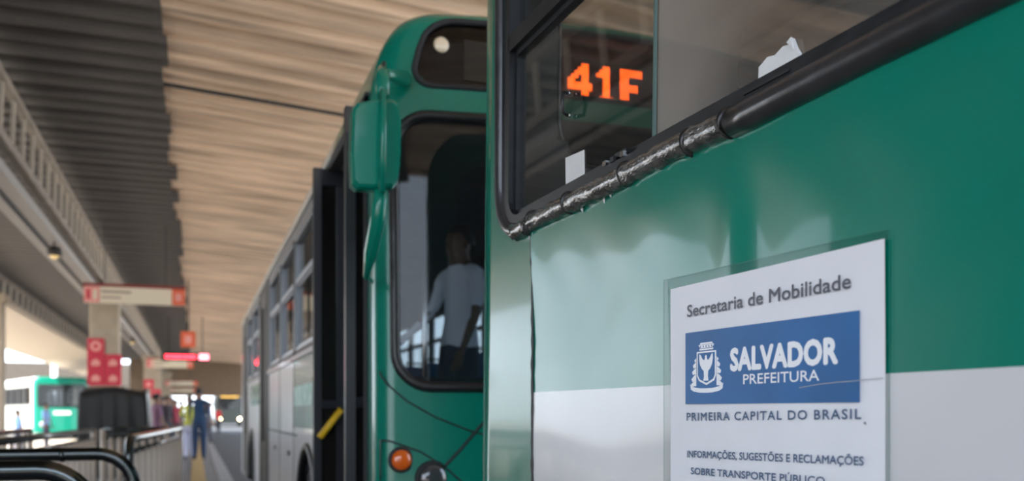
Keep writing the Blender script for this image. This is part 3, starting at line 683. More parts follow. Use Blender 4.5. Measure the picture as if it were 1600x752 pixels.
# ------------------------------------------------------------------ people
def person(name, loc, rz, h=1.72, shirt=(.5, .5, .5), trousers=(.1, .1, .12), skin=(.20, .10, .06), hair=(.01, .008, .007), label='', group=None, stride=.04, armf=.10, bend=0., sleeve=.45, raise_l=0., fat=1.):
    k = h / 1.72
    J = {}; E = []; Rr = {}
    def j(n, p, r, par=None): J[n] = Vector(p) * k; Rr[n] = r * k * (fat if n[:2] in ('pe', 'ch', 'wa') else 1); 
    def e(a, b): E.append((a, b))
    j('pelvis', (0, 0, .95), .135); j('waist', (0, .005, 1.08), .125); j('chest', (0, .01, 1.28), .15); j('neckb', (0, .015, 1.43), .075); j('neck', (0, .005, 1.49), .058); j('jaw', (0, -.018, 1.555), .082); j('head', (0, -.004, 1.61), .108); j('crown', (0, .004, 1.672), .092); j('top', (0, .004, 1.705), .05)
    for a, b in (('pelvis', 'waist'), ('waist', 'chest'), ('chest', 'neckb'), ('neckb', 'neck'), ('neck', 'jaw'), ('jaw', 'head'), ('head', 'crown'), ('crown', 'top')): e(a, b)
    for s, sg in (('l', -1), ('r', 1)):
        st = stride * sg
        j('hip' + s, (sg * .085, 0, .88), .11); j('knee' + s, (sg * .09, -abs(st) * .4 + st * .3, .50), .085); j('ankle' + s, (sg * .09, st, .10), .062); j('toe' + s, (sg * .115, st - .15, .035), .030)
        j('heel' + s, (sg * .10, st + .03, .04), .034)
        for a, b in (('pelvis', 'hip' + s), ('hip' + s, 'knee' + s), ('knee' + s, 'ankle' + s), ('ankle' + s, 'toe' + s), ('ankle' + s, 'heel' + s)): e(a, b)
        up = raise_l if s == 'l' else 0
        el = Vector((sg * .205, -.02 - up * .12, 1.13 + up * .03)); wr = Vector((sg * (.205 - up * .08), -armf - up * .30, .90 + up * .22))
        j('sh' + s, (sg * .17, .01, 1.40), .060); j('el' + s, el, .042); j('wr' + s, wr, .027)
        e('chest', 'sh' + s) if False else e('neckb', 'sh' + s); e('sh' + s, 'el' + s); e('el' + s, 'wr' + s)
        d = (wr - el).normalized(); sd_ = Vector((0, 1, 0)); pc = wr + d * .06
        j('palm' + s, pc, .026); e('wr' + s, 'palm' + s)
        for q, (off, ln) in enumerate(((-.027, .070), (-.009, .082), (.009, .078), (.027, .062))):
            p0 = pc + sd_ * off + d * .03; p1 = p0 + d * ln * .55 + Vector((-sg * .004, 0, 0)); p2 = p1 + d * ln * .45 + Vector((-sg * .014, 0, 0))
            j(f'f{q}a' + s, p0, .0095); j(f'f{q}b' + s, p1, .0085); j(f'f{q}c' + s, p2, .007)
            e('palm' + s, f'f{q}a' + s); e(f'f{q}a' + s, f'f{q}b' + s); e(f'f{q}b' + s, f'f{q}c' + s)
        t0 = wr + d * .03 + sd_ * -.025; t1 = t0 + d * .035 + sd_ * -.022
        j('ta' + s, t0, .011); j('tb' + s, t1, .0085); e('wr' + s, 'ta' + s); e('ta' + s, 'tb' + s)
    names = list(J); me = bpy.data.meshes.new(name); me.from_pydata([J[n] for n in names], [(names.index(a), names.index(b)) for a, b in E], [])
    ob = bpy.data.objects.new('t', me); COL.objects.link(ob); m_ = ob.modifiers.new('s', 'SKIN'); m_.use_smooth_shade = True; m_.branch_smoothing = .4
    for i, n in enumerate(names):
        v = me.skin_vertices[0].data[i]; r_ = Rr[n]; v.radius = (r_, r_ * (.72 if n in ('pelvis', 'waist', 'chest') else 1)); v.use_root = (i == 0)
    ob.modifiers.new('u', 'SUBSURF').levels = 1
    bpy.context.view_layer.update(); dg = bpy.context.evaluated_depsgraph_get(); nm = bpy.data.meshes.new_from_object(ob.evaluated_get(dg)); bpy.data.objects.remove(ob)
    for v in nm.vertices:                                  # torso wider than deep
        z = v.co.z / k
        if .86 < z < 1.46 and abs(v.co.x) < .2 * k: v.co.x *= 1.12
        if z > 1.53: v.co.x *= .84
        if bend and z > .95: dz = z - .95; v.co.y -= bend * dz * k
    ms = [mat(f'cloth_{shirt}', shirt, .85, bump=.3, bscale=12), mat(f'cloth_{trousers}', trousers, .85, bump=.3, bscale=12), mat(f'skin_{skin}', skin, .55), mat('shoe_black', (.015, .014, .013), .5)]
    nm.materials.clear()
    for x in ms: nm.materials.append(x)
    for p in nm.polygons:
        c = p.center / k; arm_ = abs(c.x) > .185 and c.z < 1.40
        if c.z > 1.455: i = 2
        elif arm_ and c.z < 1.40 - sleeve * .52 and c.z < 1.36 and c.z > .55: i = 2
        elif c.z < .10: i = 3
        elif c.z < .93: i = 1
        else: i = 0
        if abs(c.x) > .17 and .55 < c.z < .93 and p.center.length > 0 and abs(c.x) > .16: i = 2
        p.material_index = i; p.use_smooth = True
    body = bpy.data.objects.new(name, nm); COL.objects.link(body); body.location = loc; body.rotation_euler = (0, 0, rz)
    thing(body, label, 'person', group)
    # hair cap and face features
    V = []; n1, n2 = 10, 16; by = -bend * .68 * k
    for a in range(n1 + 1):
        for b in range(n2):
            th_ = PI * .62 * a / n1; ph = 2 * PI * b / n2; f = 1 if math.sin(ph) > -.35 else .66 
            th_ *= f; V.append(Vector((.087 * math.sin(th_) * math.cos(ph), .108 * math.sin(th_) * math.sin(ph) + .008, 1.632 + .104 * math.cos(th_))) * k + Vector((0, by, 0)))
    hr = link('hair', V, [(i * n2 + q, (i + 1) * n2 + q, (i + 1) * n2 + (q + 1) % n2, i * n2 + (q + 1) % n2) for i in range(n1) for q in range(n2)], mat(f'hair_{hair}', hair, .7, bump=.6, bscale=60), body, True)
    fc = MB(); yb = -.100
    fc.add([Vector(q) * k + Vector((0, by, 0)) for q in ((0, yb + .006, 1.600), (-.014, yb + .006, 1.566), (.014, yb + .006, 1.566), (0, yb - .016, 1.570))], [(0, 1, 3), (0, 3, 2), (1, 2, 3)]); fc.build('nose', ms[2], body)
    for sg in (-1, 1):
        MB().lathe([(.004, -.004), (.009, 0), (.004, .003)], Vector((sg * .03, yb + .014, 1.600)) * k + Vector((0, by, 0)), 8, 'y').build('eye', mat('eye_dark', (.02, .02, .02), .2), body, True)
        MB().lathe([(.008, -.006), (.022, 0), (.012, .006)], Vector((sg * .083, .0, 1.585)) * k + Vector((0, by, 0)), 8, 'x').build('ear', ms[2], body, True)
    MB().bar(Vector((-.022, yb + .008, 1.540)) * k + Vector((0, by, 0)), Vector((.022, yb + .008, 1.540)) * k + Vector((0, by, 0)), .008, .008).build('mouth', mat('lips', (.16, .05, .04), .5), body)
    return body
def gp(xpx, Y):  # ground point below a column of the view at depth line Y
    return (Y * math.tan(YAW + math.atan((xpx - 800) / F)), Y)
person('person', (1.66, 5.75, .86), R(-70), 1.73, (.62, .66, .74), (.03, .035, .06), (.10, .055, .035), label='person in a white short-sleeved shirt standing inside the bus with the open door', raise_l=.5, armf=.12)

# ------------------------------------------------------------------ ground, platform
PZ = .15
struct(MB().box(-60, 40, -14, 160, -.2, -.02).build('floor', M_ground))
struct(MB().box(.66, 7.2, -14, 120, -.03, 0).build('floor', M_road))
plat = struct(MB().box(-4.9, .40, -10, 66, -.02, PZ - .02).build('floor', M_platform))
kb = MB().box(0, .238, 0, 1.0, -.05, PZ).build('kerb_stone', mat('kerb_grey', (.22, .21, .20), .8, bump=.3, bscale=30, var=.2), plat); bevel(kb, .012, 1)
kb.location = (.402, -3, 0)
for k in range(1, 55): inst(kb, (.402 + .0, -3 + 1.006 * k, random.uniform(-.003, .003)))
tl = MB().box(0, .594, 0, .594, 0, .02).build('paving_slab', M_tile, plat); bevel(tl, .004, 1); tl.location = (-4.9, -1, PZ - .021)
first = True; cnt = 0
for j in range(44):
    for i in range(8):
        x = -4.40 + .6 * i
        if x < -2.6 or (-.21 < x + .3 < .11): continue
        if first: tl.location = (x, 0, PZ - .021); first = False; continue
        if cnt < 240: inst(tl, (x, .6 * j, PZ - .021 + random.uniform(-.002, .002))); cnt += 1
tt = MB(); tt.box(0, .25, 0, .5, 0, .018)
for a in range(5):
    for b in range(9): tt.box(.025 + a * .045, .045 + a * .045, .03 + b * .05, .05 + b * .05, .018, .023)
t0 = tt.build('tactile_slab', M_tactile, plat); t0.location = (-.07, 0, PZ - .018)
for k in range(1, 90): inst(t0, (-.07, .502 * k, PZ - .018))

# ------------------------------------------------------------------ roof decks
def corrugated(name, x0, x1, y0, y1, z0, z1, m, pitch=.40, parent=None, th=.02):
    """trapezoid ribs that run along x; z goes from z0 at x0 to z1 at x1"""
    prof = []; n = int(round((y1 - y0) / pitch))
    for k in range(n):
        b = y0 + k * pitch
        for a, h in ((0, 0), (.10, 0), (.14, .018), (.18, 0), (.40, 0), (.50, .055), (.64, .055), (.68, .07), (.72, .055), (.88, .055)): prof.append((b + a * pitch, h))
    prof.append((y1, 0)); V = []
    for x, z in ((x0, z0), (x1, z1)):
        for y, h in prof: V.append((x, y, z + h))
    N = len(prof); V += [(v[0], v[1], v[2] + th) for v in V]
    F_ = [(i, i + 1, N + i + 1, N + i) for i in range(N - 1)] + [(2 * N + i, 3 * N + i, 3 * N + i + 1, 2 * N + i + 1) for i in range(N - 1)]
    F_ += [(N + i, N + i + 1, 3 * N + i + 1, 3 * N + i) for i in range(N - 1)] + [(i, 2 * N + i, 2 * N + i + 1, i + 1) for i in range(N - 1)]
    return link(name, V, F_, m, parent)
XE = -.31
ceil_d = struct(MB().box(-7.2, XE - .25, -3.6, 66, 5.12, 5.2).build('ceiling', M_truss))
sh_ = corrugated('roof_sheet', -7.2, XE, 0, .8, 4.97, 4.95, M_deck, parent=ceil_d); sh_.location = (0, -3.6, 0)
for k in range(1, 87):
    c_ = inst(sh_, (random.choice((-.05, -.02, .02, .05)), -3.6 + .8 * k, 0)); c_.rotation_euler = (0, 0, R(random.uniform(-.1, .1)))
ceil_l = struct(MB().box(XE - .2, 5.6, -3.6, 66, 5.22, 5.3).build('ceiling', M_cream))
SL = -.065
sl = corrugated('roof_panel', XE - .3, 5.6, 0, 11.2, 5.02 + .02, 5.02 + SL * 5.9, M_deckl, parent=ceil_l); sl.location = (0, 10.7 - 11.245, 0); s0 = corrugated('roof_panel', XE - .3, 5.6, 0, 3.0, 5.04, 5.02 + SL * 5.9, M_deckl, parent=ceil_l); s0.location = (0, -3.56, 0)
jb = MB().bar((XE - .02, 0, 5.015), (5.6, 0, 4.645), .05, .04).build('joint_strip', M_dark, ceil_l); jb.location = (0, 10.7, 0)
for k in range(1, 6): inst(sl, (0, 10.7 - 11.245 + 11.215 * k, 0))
struct(MB().box(-7.6, -7.2, -1.5, 9.5, -.02, 5.0).build('added_wall_left', mat('added_wall_brown', (.13, .11, .09), .8, var=.3)))  # unseen wall, added to block sky from the side panel reflection
struct(MB().box(-7.2, .55, -12.4, -12, -.02, 4.0).build('added_wall_back', MATS['added_wall_brown']))  # added behind the camera to keep low sky out of the windscreen reflection
struct(MB().box(-4.2, 5.6, 66, 67, 2.5, 5.4).build('trim_1', M_brown))
struct(MB().box(-1.0, .4, 60, 60.5, PZ, 5).build('added_wall_back', M_brown)) if False else None

# ------------------------------------------------------------------ trusses
def truss(x, y0, y1, z0, z1, name, label, spacing=.42, wd=.16, group=None, lean=.10):
    t = empty(name, (x, y0, z0), 0, label, 'truss', group); L = y1 - y0; h = z1 - z0
    MB().box(-wd / 2, wd / 2, 0, L, h - .09, h).build('top_chord', M_truss, t)
    MB().box(-wd / 2, wd / 2, 0, L, 0, .10).build('bottom_chord', M_truss, t)
    b = MB().bar((0, 0, .08), (0, lean, h - .07), .035, .075, up=(0, 1, 0)).build('web_bar', mat('truss_bar', (.46, .39, .31), .7), t)
    n = int(L / spacing)
    for k in range(1, n): inst(b, (0, .1 + spacing * k, 0))
    return t
T1 = truss(-1.86, -1, 66, 4.10, 4.82, 'roof_truss', 'long lattice truss carried by the nearest concrete pillars', .62, .09)
gut = empty('box_gutter', (-2.2, -1, 4.0), 0, 'long steel box gutter with a dark slot beside the nearest lattice truss', 'gutter')
MB().box(-.18, .22, 0, 67, -.02, .10).build('channel', mat('gutter_grey', (.36, .33, .30), .6), gut)
MB().box(-.02, .02, 0, 67, -.04, -.018).build('slot', M_dark, gut)
T2 = truss(-4.7, 2, 66, 4.27, 4.86, 'roof_truss', 'lattice truss farther out, over the square pillar at the platform rim', .9, .1)
# low sunlit soffit outside the second truss
struct(MB().add([(-4.8, 4, 4.22), (-7.1, 4, 3.87), (-7.1, 66, 3.87), (-4.8, 66, 4.22), (-4.8, 4, 4.30), (-7.1, 4, 3.97), (-7.1, 66, 3.97), (-4.8, 66, 4.30)], [(0, 1, 2, 3), (7, 6, 5, 4), (0, 4, 5, 1), (1, 5, 6, 2), (2, 6, 7, 3), (3, 7, 4, 0)]).build('ceiling', mat('pale_soffit', (.50, .42, .33), .7, var=.1)))

# ------------------------------------------------------------------ pillars with signs
def pillar(x, y, w, z1, label, group=None):
    p = empty('concrete_pillar', (x, y, PZ), 0, label, 'pillar', group)
    bevel(MB().box(-w / 2, w / 2, -w / 2, w / 2, .0, z1 - PZ).build('shaft', M_concrete, p), .02, 1)
    MB().box(-w / 2 - .08, w / 2 + .08, -w / 2 - .08, w / 2 + .08, z1 - PZ - .18, z1 - PZ).build('capital', M_concrete, p)
    MB().box(-w / 2 - .03, w / 2 + .03, -w / 2 - .03, w / 2 + .03, 0, .25).build('plinth', M_dark, p)
    return p
pillar(-1.78, 20.6, .56, 3.975, 'broad concrete pillar behind the black tarpaulin cover')
pillar(-1.86, 44.5, .72, 3.975, 'second concrete pillar along the platform, beyond the tarpaulin cover')
pillar(-1.86, 62.0, .74, 3.975, 'farthest concrete pillar on the platform')
pillar(-4.7, 25.0, .50, 4.25, 'slim pale pillar by the far platform rim')
def icon_board(x, y, z, s, label, round_=False):
    e_ = empty('icon_board', (x, y, z), 0, label, 'sign', None)
    MB().box(-s / 2, s / 2, 0, .03, 0, s).build('board', M_red, e_)
    if round_:
        MB().lathe([(s * .34, -.001), (s * .34, -.006)], (0, 0, s / 2), 20, 'y').build('disc', M_pink, e_)
        MB().lathe([(s * .14, -.006), (s * .14, -.010)], (0, 0, s / 2), 16, 'y').build('disc_centre', M_red, e_)
    else: MB().prism([(-s * .28, s * .25), (s * .2, s * .25), (s * .28, s * .5), (0, s * .72), (-s * .25, s * .55)], lambda a, b, d: (a, d, b), -.001, -.006).build('pictogram', M_pink, e_)
    return e_
yb = 20.286
for (px_, dz, lab, rd) in ((-1.93, 2.56, 'crimson square board with a pale disc, topmost on the broad pillar', True), (-1.93, 2.235, 'crimson icon board under the disc board on the broad pillar', False), (-1.60, 2.235, 'crimson icon board in the middle tier, next to the one under the disc board', False), (-1.93, 1.91, 'lowest pink red board at the outer side of the broad pillar', False), (-1.60, 1.91, 'lowest pink red board at the bus side of the broad pillar', False)):
    icon_board(px_ - .005, yb, dz, .322, lab, rd)
for (px_, dz, lab) in ((-2.2, 2.45, 'small red board high on the second pillar'), (-1.9, 2.0, 'small red board low on the second pillar')): icon_board(px_ + .2, 44.10, dz, .42, lab)
def hanging_sign(x0, x1, y, z0, z1, label, group=None):
    e_ = empty('hanging_sign', (x0, y, z0), 0, label, 'sign', group); W = x1 - x0; H = z1 - z0
    MB().box(0, W, 0, .12, 0, H).build('light_box', M_signw, e_)
    MB().box(-.01, W + .01, -.01, .13, H - .0, H + .06).build('top_rail', mat('dark_red_rail', (.22, .03, .02), .5), e_)
    MB().box(0, W * .15, -.012, -.002, 0, H).build('pictogram_panel', M_pink, e_)
    MB().box(W * .87, W, -.012, -.002, 0, H).build('platform_panel', M_redo, e_)
    for k in range(2): MB().box(W * (.025 + .065 * k), W * (.06 + .065 * k), -.018, -.012, H * .2, H * .8).build('pictogram', M_signw if k else M_red, e_)
    MB().box(W * .90, W * .965, -.018, -.012, H * .25, H * .75).build('pictogram', M_pink, e_)
    MB().box(W * .17, W * .46, -.010, -.001, H * .62, H * .78).build('print_line', mat('sign_print', (.35, .27, .2), .6), e_)
    MB().box(W * .17, W * .36, -.010, -.001, H * .28, H * .40).build('print_line', MATS['sign_print'], e_)
    for k in (.2, .8): MB().bar((W * k, .06, H), (W * k, .06, 4.975 - z0), .014).build('hanger', M_lampm, e_)
    return e_
def XatY(px_, Y): return Y * math.tan(YAW + math.atan((px_ - 800) / F))
def ZatY(px_, py_, Y): X = XatY(px_, Y); return EYE + (645 - py_) / F * (X * math.sin(YAW) + Y * math.cos(YAW))
hanging_sign(XatY(131, 18.5), XatY(289, 18.5), 18.5, ZatY(210, 475, 18.5), ZatY(210, 450, 18.5), 'long cream hanging sign with red ends before the broad pillar')
hanging_sign(XatY(229, 41), XatY(302, 41), 41, ZatY(265, 575, 41), ZatY(265, 562, 41), 'hanging sign under the red dot display, second along the platform')
hanging_sign(XatY(258, 58), XatY(309, 58), 58, ZatY(285, 603, 58), ZatY(285, 596, 58), 'third hanging sign along the platform, small in the distance')
hanging_sign(XatY(262, 64), XatY(308, 64), 64, ZatY(285, 613, 64), ZatY(285, 608, 64), 'farthest and lowest of the hanging signs')
e_ = empty('platform_number_sign', (XatY(294, 26), 26, ZatY(294, 543, 26)), 0, 'orange square sign hanging above the red dot display', 'sign')
MB().box(-.19, .19, 0, .10, 0, .43).build('board', M_redo, e_); MB().box(-.09, .09, -.01, 0, .10, .32).build('pictogram', M_pink, e_); MB().bar((0, .05, .43), (0, .05, 4.975 - e_.location.z), .03).build('hanger', M_lampm, e_)
e_ = empty('led_display', (XatY(290, 36), 36, ZatY(290, 564, 36)), 0, 'dark display with red glowing dots between the hanging signs', 'display')
MB().box(-.85, .85, 0, .1, 0, .30).build('case', M_dark, e_); 
for k in range(7): MB().box(-.72 + k * .16, -.60 + k * .16 + (k % 3) * .01, -.01, 0, .08, .22).build('led_character', M_ledred, e_)
MB().box(.48, .82, -.01, 0, .05, .26).build('led_character', mat('led_pink', (.5, .1, .1), .5, emit=(1, .2, .25, 5)), e_)
for s in (-.6, .6): MB().bar((s, .05, .3), (s, .05, 4.975 - e_.location.z), .03).build('hanger', M_lampm, e_)
# pendant lamps under the gutter
def pendant(x, y, z, label, glow=True):
    e_ = empty('pendant_lamp', (x, y, z), 0, label, 'lamp')
    MB().lathe([(.04, .16), (.085, .15), (.105, .08), (.115, .02)], (0, 0, 0), 20).build('lamp_shade', M_lampm, e_, True)
    MB().lathe([(.02, .03), (.07, .01), (.04, -.03), (.01, -.04)], (0, 0, 0), 16).build('bulb', mat('lamp_bulb', (.8, .6, .3), .4, emit=(1, .65, .25, .35)), e_, True)
    MB().bar((0, 0, .15), (0, 0, 3.978 - z), .03).build('rod', M_lampm, e_)
pendant(-2.05, 15.4, 3.76, 'dark pendant lamp closest under the box gutter')
pendant(-2.05, 33.6, 3.76, 'dark pendant lamp beside the broad pillar, farther down the gutter')

# ------------------------------------------------------------------ barriers
RZ = 1.15
def barrier_loop(x0, x1, y, r, z, rb, label):
    e_ = empty('queue_barrier', ((x0 + x1) / 2, y, PZ), 0, label, 'barrier', None); a = x0 - e_.location.x; b = x1 - e_.location.x; zt = z - PZ
    pts = [(a, 0, 0), (a, 0, zt - rb)] + [(a + rb - rb * math.cos(R(t)), 0, zt - rb + rb * math.sin(R(t))) for t in range(10, 91, 10)]
    pts += [(b - rb + rb * math.sin(R(t)), 0, zt - rb + rb * math.cos(R(t))) for t in range(0, 91, 10)] + [(b, 0, 0)]
    MB().tube(pts, r, 16).build('bent_tube', M_steel, e_, True)
    MB().tube([(a, 0, zt * .5), (b, 0, zt * .5)], r * .7, 12).build('cross_tube', M_steel, e_, True)
    for q in (a, b): MB().lathe([(.09, 0), (.09, .012), (.04, .02)], (q, 0, 0), 16).build('floor_flange', M_steel, e_, True)
    MB().tube([(b - .33, 0, zt - .003), (b - .31, 0, zt - .003)], r * 1.06, 16).build('collar', M_steel, e_, True)
barrier_loop(-2.2, -.335, 3.40, .034, 1.155, .17, 'closest chrome tube barrier with a curved corner, lowest by the frame edge')
barrier_loop(-2.6, -.285, 4.80, .032, 1.148, .17, 'second chrome tube barrier, just behind the closest one')
def railing(p0, p1, z, label, nb, bent=False, r=.028, m=M_steel, mb_=M_bal, cyl=.022, post=True):
    e_ = empty('platform_railing', (p0[0], p0[1], PZ), 0, label, 'railing'); d = Vector((p1[0] - p0[0], p1[1] - p0[1], 0)); zt = z - PZ; L = d.length; u = d.normalized()
    if bent:
        rb = .15; pts = [Vector((0, 0, 0)), Vector((0, 0, zt - rb))] + [u * (rb - rb * math.cos(R(t))) + Vector((0, 0, zt - rb + rb * math.sin(R(t)))) for t in range(15, 91, 15)] + [d + Vector((0, 0, zt))]
    else: pts = [Vector((0, 0, zt)), d + Vector((0, 0, zt))]
    MB().tube(pts, r, 14).build('handrail', m, e_, True)
    MB().tube([Vector((0, 0, .12)) + u * .02, d + Vector((0, 0, .12))], r * .7, 10).build('lower_rail', m, e_, True)
    MB().tube([Vector((0, 0, zt - .10)) + u * .02, d + Vector((0, 0, zt - .10))], r * .6, 10).build('upper_rail', m, e_, True)
    if post:
        for q in ([1] if bent else [0, 1]): MB().tube([d * q, d * q + Vector((0, 0, zt))], r * 1.1, 12).build('end_post', mb_, e_, True)
    b = MB().tube([(0, 0, .12), (0, 0, zt - .10)], cyl, 8).build('baluster', mb_, e_, True); b.location = u * (L / (nb + 1))
    for k in range(2, nb + 1): inst(b, u * (L * k / (nb + 1)))
    return e_
railing((-1.30, 5.6), (-1.10, 11.3), 1.15, 'long railing running away beside the tarpaulin cover', 15, cyl=.028)
railing((-1.95, 5.6), (-1.75, 11.3), 1.15, 'outer parallel railing running away, farther from the buses', 18)
railing((-1.02, 11.5), (-.32, 11.5), 1.155, 'short cross railing in front of the tarpaulin cover', 7, cyl=.030)
railing((-.47, 7.3), (-.19, 12.0), 1.150, 'railing with a bent front post, closest to the buses', 9, bent=True, r=.034, cyl=.026)
railing((-3.6, 8.2), (-2.05, 8.0), 1.10, 'cross railing behind the second chrome barrier', 14)

# ------------------------------------------------------------------ kiosk under tarpaulin
kx0, kx1, ky0, ky1, kzt = XatY(121, 13.6), XatY(231, 13.6), 13.6, 14.7, 1.68
random.seed(2); kt = empty('covered_cart', ((kx0 + kx1) / 2, (ky0 + ky1) / 2, PZ), 0, 'vendor cart wrapped in a pleated black tarpaulin before the broad pillar', 'cart'); hx = (kx1 - kx0) / 2; hy = (ky1 - ky0) / 2
per = []
for (ax, ay), (bx_, by_) in (((-hx, -hy), (hx, -hy)), ((hx, -hy), (hx, hy)), ((hx, hy), (-hx, hy)), ((-hx, hy), (-hx, -hy))):
    for k in range(24): t_ = k / 24; per.append((ax + (bx_ - ax) * t_, ay + (by_ - ay) * t_))
V = []; Np = len(per); lv = [(0.30, 1.0, 1.), (.7, 1.0, .9), (1.15, .99, .6), (1.42, .97, .25), (1.50, .95, .05), (1.53, .88, 0)]
for z, s_, f in lv:
    for i, (x, y) in enumerate(per):
        fold = 1 + f * (.035 * math.sin(i * 1.15 + z) + .02 * math.sin(i * 2.7)); dz = -.03 * math.cos(i * .26) * (1 if z > 1 else 0)
        V.append((x * s_ * fold, y * s_ * fold, z + dz))
Fc = [(j * Np + i, j * Np + (i + 1) % Np, (j + 1) * Np + (i + 1) % Np, (j + 1) * Np + i) for j in range(len(lv) - 1) for i in range(Np)] + [tuple(range((len(lv) - 1) * Np, len(lv) * Np))]
link('tarpaulin', V, Fc, M_tarp, kt, True)
MB().box(-hx * .9, hx * .9, -hy * .9, hy * .9, .28, 1.38).build('cart_body', M_dark, kt)
for sx_ in (-1, 1):
    for sy_ in (-1, 1): MB().bar((sx_ * hx * .85, sy_ * hy * .85, 0), (sx_ * hx * .85, sy_ * hy * .85, .3), .05).build('leg', M_lampm, kt)

# ------------------------------------------------------------------ background people
people = [(296, 24.2, 1.62, (.50, .50, .07), (.50, .50, .62), 'person in a yellow top and white trousers standing on the platform', 0, .45),
          (311, 23.6, 1.80, (.008, .035, .085), (.01, .028, .07), 'person in dark blue shirt and trousers beside the one in yellow', 3.0, .9),
          (245, 21.5, 1.62, (.20, .10, .16), (.03, .03, .05), 'person in a purple checked top behind the railing', 2.0, .45),
          (262, 26.5, 1.66, (.03, .02, .025), (.03, .03, .04), 'person in black between the purple top and the yellow top', 1.0, .9),
          (274, 31.0, 1.62, (.30, .03, .05), (.03, .03, .04), 'person in a dark red top in the queue, farther along', .6, .45),
          (328, 37.0, 1.62, (.20, .22, .26), (.06, .06, .07), 'person in grey by the kerb, beyond the one in dark blue', 1.4, .45),
          (341, 62.0, 1.70, (.70, .03, .03), (.05, .05, .06), 'person in a bright red shirt in front of the distant headlights', .4, .45),
          (252, 29.5, 1.70, (.04, .04, .05), (.03, .03, .04), 'person in charcoal clothes with back to the second pillar', 2.4, .9),
          (268, 34.0, 1.75, (.10, .07, .05), (.03, .03, .04), 'person in a brown shirt behind the one in black', .2, .45),
          (283, 38.5, 1.68, (.02, .02, .03), (.02, .02, .03), 'tall-looking dark figure farther down the queue beyond the dark red top', 1.9, .9),
          (321, 47.0, 1.70, (.03, .03, .035), (.02, .02, .03), 'dark figure far along the platform beyond the person in grey', .9, .9),
          (28, 31.0, 1.45, (.25, .42, .75), (.05, .05, .08), 'person in a light blue shirt beyond the railing, nearest the slim pillar', 2.2, .45),
          (72, 33.0, 1.50, (.30, .45, .74), (.05, .05, .08), 'person in a pale blue shirt beyond the railing, in front of the green bus', 1.2, .45)]
for px_, Y, h, sh_c, tr_c, lab, rz, slv in people:
    X = XatY(px_, Y); z = PZ if (-4.9 < X < .64) else (0 if X > 0 else -.02)
    person('person', (X, Y, z), rz, h, sh_c, tr_c, label=lab, sleeve=slv)

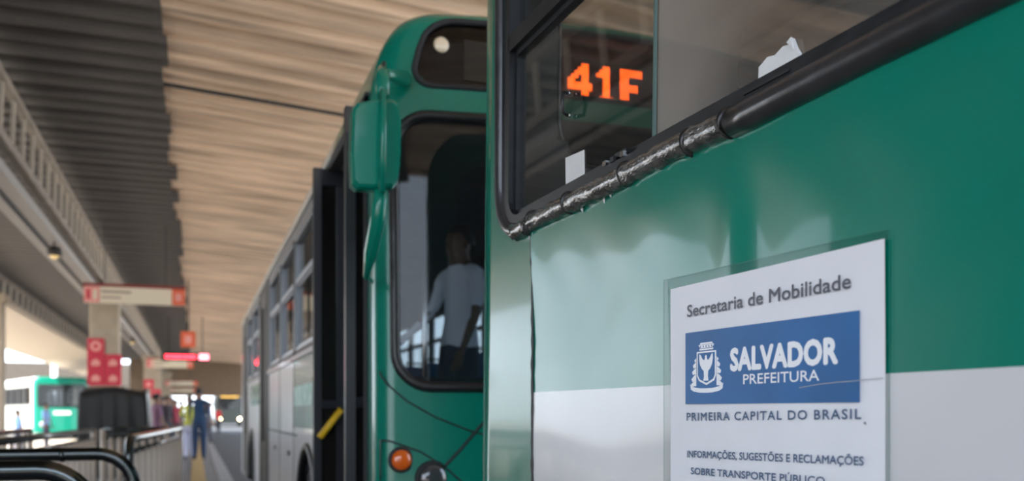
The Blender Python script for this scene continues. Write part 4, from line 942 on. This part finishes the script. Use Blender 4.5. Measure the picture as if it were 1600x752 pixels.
# ------------------------------------------------------------------ far buses and surroundings
def far_bus(x, y, rz, label, mode, L=10.5, front_lamps=False):
    e_ = empty('city_bus', (x, y, 0), rz, label, 'bus'); s3 = Shell(2.6, 0, L, .15, .2, oval_prof(2.8, 3.15, .3, .05), .08)
    ws = dict(sec='near', c0=.2, c1=2.4, z0=1.65, z1=2.75, r=.12)
    wl = [dict(sec=sd_, c0=.6 + 1.5 * k, c1=1.9 + 1.5 * k, z0=1.75, z1=2.65, r=.05) for k in range(6) for sd_ in ('left', 'right')]
    op = [ws] + wl; cs = [o[k] for o in wl for k in ('c0', 'c1')]
    P = s3.outline(union(frange(.15, L - .2, .3), cs), union(frange(.15, L - .2, .3), cs), union(frange(.15, 2.45, .1), [.2, 2.4]))
    def pn(sec, x, y, z):
        if sec == 'roof': return 1
        return 0 if (sec in ('near', 'c') and y < .5) or mode == 'dark' else 1
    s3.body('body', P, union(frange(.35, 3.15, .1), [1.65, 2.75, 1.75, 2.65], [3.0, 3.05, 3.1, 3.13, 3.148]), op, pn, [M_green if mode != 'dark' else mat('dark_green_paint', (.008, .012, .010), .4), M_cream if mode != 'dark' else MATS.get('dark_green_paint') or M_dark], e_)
    s3.body('interior_lining', P, frange(.9, 3.05, .1), op, lambda *a: 0, [M_lining], e_, off=-.05)
    for o in op: g = gasket(s3, o, 'window' if o is not ws else 'windscreen', M_black, e_, .03, step=.3); pane(s3, o, 'pane', G_wind, g, nc=8, nz=4)
    for y_ in (2.2, 8.2): wheel(e_, .15, y_); wheel(e_, 2.45, y_, 1)
    MB().box(.2, 2.4, .2, L - .3, .3, .5).build('chassis', M_dark, e_)
    for c in (.42, 2.18):
        p = s3.at('near', c, .75, 0)
        q = MB().lathe([(.15, .01), (.15, -.02), (.1, -.04)], p, 16, 'y').build('headlamp', M_chrome, e_, True)
        if front_lamps: MB().lathe([(.11, -.02), (.11, -.06), (.05, -.09)], p, 16, 'y').build('lens', mat('headlamp_on', (1, .9, .7), .3, emit=(1, .78, .42, 26)), q, True)
    if front_lamps: MB().box(.5, 2.1, -.10, -.07, 2.80, 3.02).build('destination_text', mat('amber_led', (.5, .3, .05), .5, emit=(1, .55, .05, 1.6)), e_)
    else: MB().box(.9, 1.7, -.09, -.075, 1.25, 1.42).build('emblem', mat('emblem_pale', (.7, .75, .72), .5), e_)
    return e_
far_bus(XatY(52, 50), 50, R(20), 'green-fronted bus with a cream side parked in the sunlit yard', 'green')
far_bus(1.75, 88, 0, 'distant dark bus with lit headlights coming in under the roof end', 'dark', front_lamps=True)
# overpass band and pole outside
e_ = empty('lamp_pole', (XatY(85, 60), 60, 0), 0, 'white lamp pole above the roof of the bus in the yard', 'pole')
MB().tube([(0, 0, 0), (0, 0, 4.6)], [.22, .16], 12).build('pole', mat('pole_white', (.75, .75, .75), .5), e_, True)
MB().bar((0, 0, 4.5), (-1.0, 0, 4.7), .12).build('lamp_arm', MATS['pole_white'], e_)
st = empty('station_canopy', (-30, 75, 0), 0, 'dark low canopy across the yard behind the parked buses', 'canopy')
MB().box(0, 27, 0, 6, 3.4, 5.1).build('fascia', mat('canopy_dark', (.06, .05, .04), .8, var=.3), st)
for k in range(6): MB().box(1 + 5 * k, 1.4 + 5 * k, 2, 2.4, 0, 3.4).build('post', M_concrete, st)
MB().box(-1, 28, 5.5, 6, 0, 3.4).build('back_wall', M_wall, st)
bd = empty('terminal_building', (-22, 100, 0), 0, 'hazy pale building far behind the yard', 'building')
MB().box(-10, 16, 0, 10, 0, 6).build('wall', M_wall, bd)
for k in range(7): MB().box(-8 + 3.3 * k, -6.2 + 3.3 * k, -.05, 0, 3.6, 4.9).build('window', M_dark, bd)
